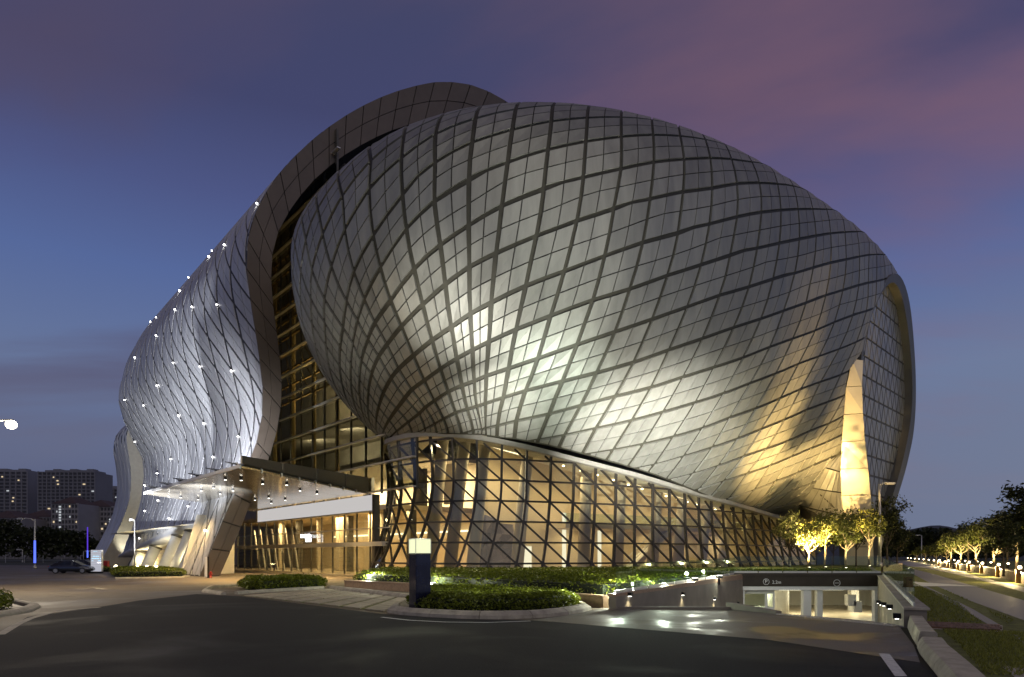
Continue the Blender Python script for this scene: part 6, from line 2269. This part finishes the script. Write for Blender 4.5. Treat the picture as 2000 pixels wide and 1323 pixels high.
# ------------------------------------------------------------------ parked cars
def car(label, x, y, rz, z=0.0, paint=None):
    t = bpy.data.objects.new("parked_car", None)
    t.location = (x, y, z)
    t.rotation_euler = (0, 0, rz)
    COL.objects.link(t)
    tag(t, label, "car", "cars parked at the left of the forecourt")

    def part(b, nm, m, par=t, sm=False):
        o = bpy.data.objects.new(nm, b.mesh(nm, m, sm))
        o.parent = par
        COL.objects.link(o)
        return o
    # long body from stations: (x, half width, sill, shoulder, hood/boot height)
    st = [(-2.28, .62, .42, .62, .66), (-2.18, .80, .30, .74, .86), (-1.75, .88, .24, .82, .95), (-1.1, .90, .22, .84, .97), (0, .91, .22, .84, .96), (.9, .90, .22, .83, .94), (1.5, .88, .24, .78, .87), (2.05, .80, .28, .66, .74), (2.28, .62, .38, .54, .58)]
    vs, fs = [], []
    for X, w, a, s, h in st:
        for Y, Z in ((-w * .93, a), (-w, (a + s) / 2), (-w * .97, s), (-w * .80, h), (0, h + .03), (w * .80, h), (w * .97, s), (w, (a + s) / 2), (w * .93, a), (0, a - .02)):
            vs.append((X, Y, Z))
    k = 10
    for i in range(len(st) - 1):
        for c in range(k):
            fs.append((i * k + c, i * k + (c + 1) % k, (i + 1) * k + (c + 1) % k, (i + 1) * k + c))
    fs += [tuple(range(k))[::-1], tuple((len(st) - 1) * k + c for c in range(k))]
    b = MB()
    b.add(vs, fs)
    body = part(b, "body", paint or M["carp"], sm=True)
    gs = [(-2.0, .62, .90), (-1.25, .66, 1.34), (-.5, .66, 1.45), (.25, .66, 1.43), (1.25, .70, .92)]
    vs, fs = [], []
    for X, w, h in gs:
        wb = .80
        vs += [(X, -wb, .90), (X, -w, h - .06), (X, -w * .8, h), (X, w * .8, h), (X, w, h - .06), (X, wb, .90)]
    for i in range(4):
        for c in range(5):
            fs.append((i * 6 + c, i * 6 + c + 1, (i + 1) * 6 + c + 1, (i + 1) * 6 + c))
    b = MB()
    b.add(vs, fs)
    part(b, "glasshouse", M["cargl"], sm=False)
    b = MB()
    b.hexa([(-1.28, -.60, 1.36), (.28, -.60, 1.43), (.28, .60, 1.43), (-1.28, .60, 1.36), (-1.2, -.56, 1.40), (.2, -.56, 1.47), (.2, .56, 1.47), (-1.2, .56, 1.40)])
    part(b, "roof", paint or M["carp"])
    for s in (-1, 1):
        for a, c in (((-.5, .79 * s, .92), (-.5, .67 * s, 1.42)), ((.28, .79 * s, .92), (.26, .67 * s, 1.41)), ((1.22, .76 * s, .93), (.28, .66 * s, 1.41)), ((-1.9, .74 * s, .92), (-1.26, .66 * s, 1.34))):
            b = MB()
            b.beam(a, c, .06)
            part(b, "window_pillar", paint or M["carp"])
        b = MB()
        b.bevbox((.75, .98 * s, .98), (.16, .20, .13), .02)
        part(b, "wing_mirror", paint or M["carp"])
        b = MB()
        b.box((2.14, .58 * s, .64), (.16, .36, .12))
        part(b, "headlight", M["alloy"])
        b = MB()
        b.box((-2.18, .60 * s, .78), (.10, .34, .12))
        part(b, "tail_light", M["redp"])
        for X in (-1.38, 1.40):
            b = MB()
            b.tube([(X, .74 * s, .33), (X, .93 * s, .33)], .33, 20)
            wh = part(b, "wheel", M["tyre"])
            b = MB()
            b.tube([(X, .925 * s, .33), (X, .94 * s, .33)], .22, 16)
            rim = part(b, "rim", M["alloy"], wh)
            b = MB()
            for q in range(5):
                an = q * 1.2566
                b.beam((X, .945 * s, .33), (X + .21 * math.cos(an), .945 * s, .33 + .21 * math.sin(an)), .05, .02)
            part(b, "spokes", M["pole"], wh)
    return t


cx_p, cy_p = G(139, 1120.5)
car("dark blue fastback car parked left of the white sign board", cx_p - .2, cy_p + .6, RAD(8))
q = at(176, 1116, 92)
car("black car mostly hidden behind the blue car and the sign board", q.x - .8, q.y, RAD(6), paint=M["navy"])

# bits and pieces by the wave hall's foot
p = at(405, 1128, 62.5)
BD = thing("notice_board", "thin upright board, pale face and black edge, at the foot of the tiled end ribbon", "board", (p.x, p.y, 0))
MB().bevbox((p.x - .10, p.y, .98), (.28, .14, 1.86), .01, RAD(-20)).build("face", M["white"], BD)
MB().bevbox((p.x + .09, p.y - .02, .97), (.11, .15, 1.94), .01, RAD(-20)).build("edge", M["black"], BD)
p = at(411.5, 1127, 62.2)
FX = thing("fire_hydrant", "small red hydrant standing beside the thin notice board", "hydrant", (p.x, p.y, 0))
MB().lathe((p.x, p.y, 0), [(.14, 0), (.14, .05), (.09, .07), (.09, .42), (.12, .45), (.10, .54), (.03, .60)], 12).build("barrel", M["redp"], FX, True)
for s in (-1, 1):
    MB().tube([(p.x, p.y, .34), (p.x + .16 * s, p.y, .34)], .05, 8).build("outlet", M["redp"], FX)
p = at(205, 1108, 90)
RB = thing("red_cabinet", "low dark red cabinet right of the white sign board", "cabinet", (p.x, p.y, 0))
MB().bevbox((p.x, p.y, .85), (.95, .5, .9), .04).build("body", M["redp"], RB)
MB().box((p.x, p.y, .2), (.8, .4, .4)).build("stand", M["black"], RB)
p = at(1773.5, 1154, 40)
OP = thing("ochre_post", "stubby ochre post with dark slot standing on the lawn by the glass balustrade", "post", (p.x, p.y, 0))
MB().bevbox((p.x, p.y, .41), (.40, .34, .82), .03).build("body", M["ochre"], OP)
MB().box((p.x + .05, p.y - .165, .64), (.18, .03, .07)).build("slot", M["black"], OP)
p = at(1745, 1100, 84)
RK_ = thing("low_wall", "pale low ramp wall at the far corner of the podium lawn", "wall", (p.x, p.y, 0))
MB().hexa([(p.x - 1.2, p.y, .0), (p.x + 3.4, p.y + 4, .0), (p.x + 3.6, p.y + 5, .0), (p.x - 1.2, p.y + 1, .0), (p.x - 1.2, p.y, .75), (p.x + 3.4, p.y + 4, 1.05), (p.x + 3.6, p.y + 5, 1.05), (p.x - 1.2, p.y + 1, .75)]).build("body", M["granite"], RK_)
# mushroom lights at the leaning columns
for n_, (px, py) in enumerate(((226, 1108), (268, 1109), (287, 1110), (305, 1109))):
    d = 2.1 * FPX / (1116.5 - PHY) * (1 - .02 * n_)
    p = at(px, 1115, d)
    lb = ("leftmost of the four by the leaning columns", "second of the four by the leaning columns", "third of the four by the leaning columns", "rightmost of the four by the leaning columns")[n_]
    t = thing("garden_light", "small round glowing light in the hedge, " + lb, "garden light", (p.x, p.y, 0), "lights before the leaning columns")
    MB().tube([(p.x, p.y, 0), (p.x, p.y, .45)], .10, 8).build("stem", M["black"], t)
    MB().lathe((p.x, p.y, .45), [(.10, 0), (.19, .12), (.19, .24), (.08, .36)], 10).build("globe", M["e_lamp"], t, True)
lamp("garden_glow", "POINT", (*G(268, 1118), .9), 90, (1.0, .8, .45), size=.2)
lamp("garden_glow", "POINT", (*G(305, 1119), .9), 90, (1.0, .8, .45), size=.2)
# wire fence far left
FN = thing("wire_fence", "low wire fence in front of the dark wood at the far left", "fence", (-170, 180, 0))
for i in range(16):
    x = -185 + 5 * i
    MB().beam((x, 182, 0), (x, 182, 2.0), .08).build("post", M["pole"], FN)
for z in (.4, .9, 1.4, 1.95):
    MB().beam((-185, 182, z), (-110, 182, z), .03).build("wire", M["dalu"], FN)

# ------------------------------------------------------------------ floodlights in the planting, aimed at the metal skins
FLD = [(1207, 1158, 27.6, "brightest floodlight, at the near end of the glass balustrade"), (1297, 1146, 32.0, "floodlight behind the balustrade, second from its near end"), (1357, 1132, 35.7, "floodlight behind the balustrade, third from its near end"),
       (1405, 1127, 39.4, "floodlight behind the balustrade, nearest the lintel"), (722, 1133, 43.0, "floodlight at the left tip of the long planter hedge"), (846, 1141, 38.2, "floodlight in the planter hedge right of the navy lamp pillar")]
for px, py, d, lb in FLD:
    p = at(px, py, d)
    t = thing("floodlight", lb, "floodlight", (p.x, p.y, p.z - .35), "floodlights in the hedge")
    MB().beam((p.x, p.y, p.z - .45), (p.x, p.y, p.z - .08), .06).build("stem", M["black"], t)
    hd = MB().bevbox((p.x, p.y, p.z), (.34, .20, .16), .02, RAD(20)).build("housing", M["black"], t)
    MB().box((p.x, p.y - .02, p.z + .085), (.28, .16, .012), RAD(20)).build("lens", M["e_lampw"], hd)
    lamp("hedge_glow", "POINT", (p.x - .05, p.y - .12, p.z + .30), 380 if px > 1000 else 330, (0.95, 1.0, 0.82), size=.08)


for (px, py, d), tg, e in (((846, 1141, 38.2), (0.4, 28.0, .6), 6500), ((1207, 1158, 27.6), (-0.5, 26.0, .5), 3200), ((722, 1133, 43.0), (-2, 38, .8), 3500), ((1297, 1146, 32.0), (0, 40, .9), 4200)):
    p = at(px, py, d)
    lamp("hedge_flood", "SPOT", (p.x, p.y, p.z + .45), e, (0.96, 1.0, 0.72), aim=tg, size=.12, cone=50, blend=1.0)


def flood(src, tgt_px, e, cone, col=WHITE, size=.25, blend=1.0):
    """src world point; tgt_px = photo pixel on the seed where the beam lands (nearest skin point is looked up)"""
    vis = PXY_D < 400
    k = int(np.argmin((PXY[:, 0] - tgt_px[0]) ** 2 + (PXY[:, 1] - tgt_px[1]) ** 2 + np.where(PXY_F > .05, 0, 1e7)))
    return lamp("facade_flood", "SPOT", src, e, col, aim=tuple(SPf[k]), size=size, cone=cone, blend=blend)


SPf = SP.reshape(-1, 3)
NNf = NN.reshape(-1, 3)
with np.errstate(all="ignore"):
    PXY = np.stack([PCX + FPX * SPf[:, 0] / SPf[:, 1], PHY - FPX * (SPf[:, 2] - CAM_H) / SPf[:, 1]], 1)
_v = np.array([0, 0, CAM_H]) - SPf
PXY_F = (NNf * _v).sum(1) / np.linalg.norm(_v, axis=1)
PXY_D = SPf[:, 1]
for px, py, d, tg, e, cone in ((1207, 1158, 27.6, (1275, 870), 300000, 30), (1207, 1158, 27.6, (1210, 760), 26000, 30), (1207, 1158, 27.6, (1110, 570), 26000, 62), (1297, 1146, 32.0, (1370, 850), 40000, 34),
                               (1357, 1132, 35.7, (1085, 760), 50000, 30), (1405, 1127, 39.4, (1130, 460), 30000, 30),
                               (846, 1141, 38.2, (965, 800), 62000, 24), (846, 1141, 38.2, (1010, 680), 10000, 32), (846, 1141, 38.2, (870, 610), 30000, 24), (722, 1133, 43.0, (650, 640), 30000, 28)):
    p = at(px, py, d)
    flood((p.x, p.y, p.z + .2), tg, e, cone)
# wave hall: cold floods standing in the hedge at its foot
for (px, d), tgt, e, cone in (((335, 53), (6, 18.0), 150000, 30), ((285, 57), (15, 18.0), 90000, 32), ((250, 60), (28, 16.0), 120000, 28), ((205, 70), (45, 16), 90000, 36), ((235, 64), (20, 29), 90000, 56)):
    p = at(px, 1120, d)
    a = hall_tv(np.array([float(tgt[0])]), np.array([v_of_z(float(tgt[1]))]))[0]
    lamp("facade_flood", "SPOT", (p.x, p.y, .7), e, (0.88, 0.92, 1.0), aim=tuple(a), size=.25, cone=cone, blend=.9)

# cold floods on the canopy roof wash the hall above it
for u, v, tgt, e, cone in ((.46, .93, (5.5, 16.5), 20000, 58), (.62, .95, (9.0, 16.0), 20000, 70)):
    q = cq(u, v, CZ + .75)
    a_ = hall_tv(np.array([tgt[0]]), np.array([v_of_z(tgt[1])]))[0]
    rt = thing("roof_floodlight", "small dark floodlight on the canopy roof, " + ("nearer the fascia end" if u < .5 else "nearer the pointed tip"), "floodlight", q, "floodlights on the canopy roof")
    MB().bevbox((q[0], q[1], q[2] - .1), (.4, .3, .22), .03).build("housing", M["black"], rt)
    MB().beam((q[0], q[1], q[2] - .5), (q[0], q[1], q[2] - .15), .08).build("stem", M["black"], rt)
    lamp("facade_flood", "SPOT", (q[0], q[1], q[2] + .12), e, (0.90, 0.93, 1.0), aim=tuple(a_), size=.2, cone=cone, blend=1.0)

# ------------------------------------------------------------------ tower blocks and flats far left


def tower(name, label, px0, px1, pytop, d, floors, bays, curved=True, litp=.10, mtl="tower", seed=1, depth=22, roof=None):
    r = random.Random(seed)
    a, c = at(px0, 0, d), at(px1, 0, d)
    W_ = c.x - a.x
    Ht = CAM_H + (PHY - pytop) / FPX * d
    t = thing(name, label, "tower block" if Ht > 40 else "apartment building", ((a.x + c.x) / 2, d + depth / 2, 0), "buildings on the skyline at left")
    fl = Ht / (floors + .6)
    b = MB()
    b.box(((a.x + c.x) / 2, d + depth / 2 + .6, Ht / 2), (W_, depth, Ht))
    b.build("wall", M[mtl], t)
    # vertical fins, balcony slabs
    bw = W_ / bays
    f = MB()
    for i in range(bays + 1):
        x = a.x + bw * i
        f.box((x, d + .35, Ht * .5), (bw * .22, .9, Ht * (1.0 if i % 3 else 1.015)))
    f.build("fin", M[mtl], t, kind="stuff")
    f = MB()
    for k in range(floors + 1):
        f.box(((a.x + c.x) / 2, d + .30, fl * (k + .55)), (W_ * 1.01, .7, fl * .26))
    f.build("balcony_slab", M[mtl], t, kind="stuff")
    dk = MB()
    nl = 0
    for k in range(floors):
        for i in range(bays):
            x, z = a.x + bw * (i + .5), fl * (k + 1.08)
            if r.random() < litp * (1.5 if 0.25 < k / floors < .7 else .6):
                MB().box((x + r.uniform(-.1, .1) * bw, d + .28, z), (bw * r.choice((.28, .42, .55)), .1, fl * .34)).build("lit_window", M["e_win"] if r.random() < .72 else M["e_win2"], t)
                nl += 1
            else:
                dk.box((x, d + .42, z), (bw * .62, .1, fl * .5))
    dk.build("dark_window", M["tower_d"], t, kind="stuff")
    if roof == "crown":
        MB().box(((a.x + c.x) / 2, d + depth / 2, Ht + .8), (W_ * .86, depth * .7, 1.8)).build("roof_crown", M[mtl], t)
        for q in (.2, .5, .8):
            MB().box((a.x + W_ * q, d + depth / 2, Ht + 2.2), (W_ * .12, 6, 1.8)).build("plant_room", M[mtl], t)
    elif roof == "tile":
        m_ = (a.x + c.x) / 2
        rf = MB()
        n = max(1, int(W_ / 16))
        for q in range(n):
            x0_, x1_ = a.x + W_ * q / n, a.x + W_ * (q + .94) / n
            xm = (x0_ + x1_) / 2
            rf.add([(x0_, d - .5, Ht), (x1_, d - .5, Ht), (x1_, d + depth, Ht), (x0_, d + depth, Ht), (xm, d + depth * .3, Ht + 4.5), (xm, d + depth * .7, Ht + 4.5)], [(0, 1, 4), (1, 2, 5, 4), (2, 3, 5), (3, 0, 4, 5)])
        rf.build("roof", M["tile"], t)
    return t


tower("tower_block", "broad dark tower block cut by the left picture edge", -70, 53, 921, 520, 24, 11, seed=1, roof="crown", litp=.13)
tower("tower_block", "widest dark tower block with flat top, centre of the left skyline", 74, 185, 922, 500, 24, 13, seed=2, roof="crown", litp=.10)
tower("tower_block", "farther tower block partly hidden by the far wave hall", 198, 262, 955, 560, 20, 8, seed=3, roof="crown", litp=.12)
tower("tower_block", "low dim block in the gap between the two wide tower blocks", 50, 76, 976, 640, 18, 4, seed=9, litp=.03)
tower("apartment_building", "pale flats with red tiled roof below the widest tower block", 101, 152, 984, 380, 10, 8, seed=4, mtl="house", roof="tile", litp=.09)
tower("apartment_building", "flats with red tiled roof left of the far wave hall's foot", 150, 222, 990, 400, 10, 11, seed=5, mtl="house", roof="tile", litp=.11)
tower("apartment_building", "long dim flats with red roofs below the left tower block", 38, 104, 1010, 390, 7, 10, seed=6, mtl="house", roof="tile", litp=.05)
tower("apartment_building", "orange-lit low flats at the left picture edge", -40, 42, 1012, 370, 7, 11, seed=7, mtl="house", roof="tile", litp=.05)
# tall white-lit stair windows on the flats
for px, py0, py1, d, lb in ((66, 1013, 1030, 388, "x"), (117, 990, 1022, 378, "x"), (215, 1015, 1030, 398, "x")):
    host = [o for o in bpy.data.objects if o.name.startswith("apartment_building")]
    n = max(3, int((py1 - py0) / 5))
    for i in range(n):
        q = at(px, py0 + (py1 - py0) * i / n, d)
        hb = min(host, key=lambda o: abs(o.location.x - q.x))
        MB().box((q.x, d, q.z), (1.1, .2, .9)).build("stair_window", M["e_win2"], hb)
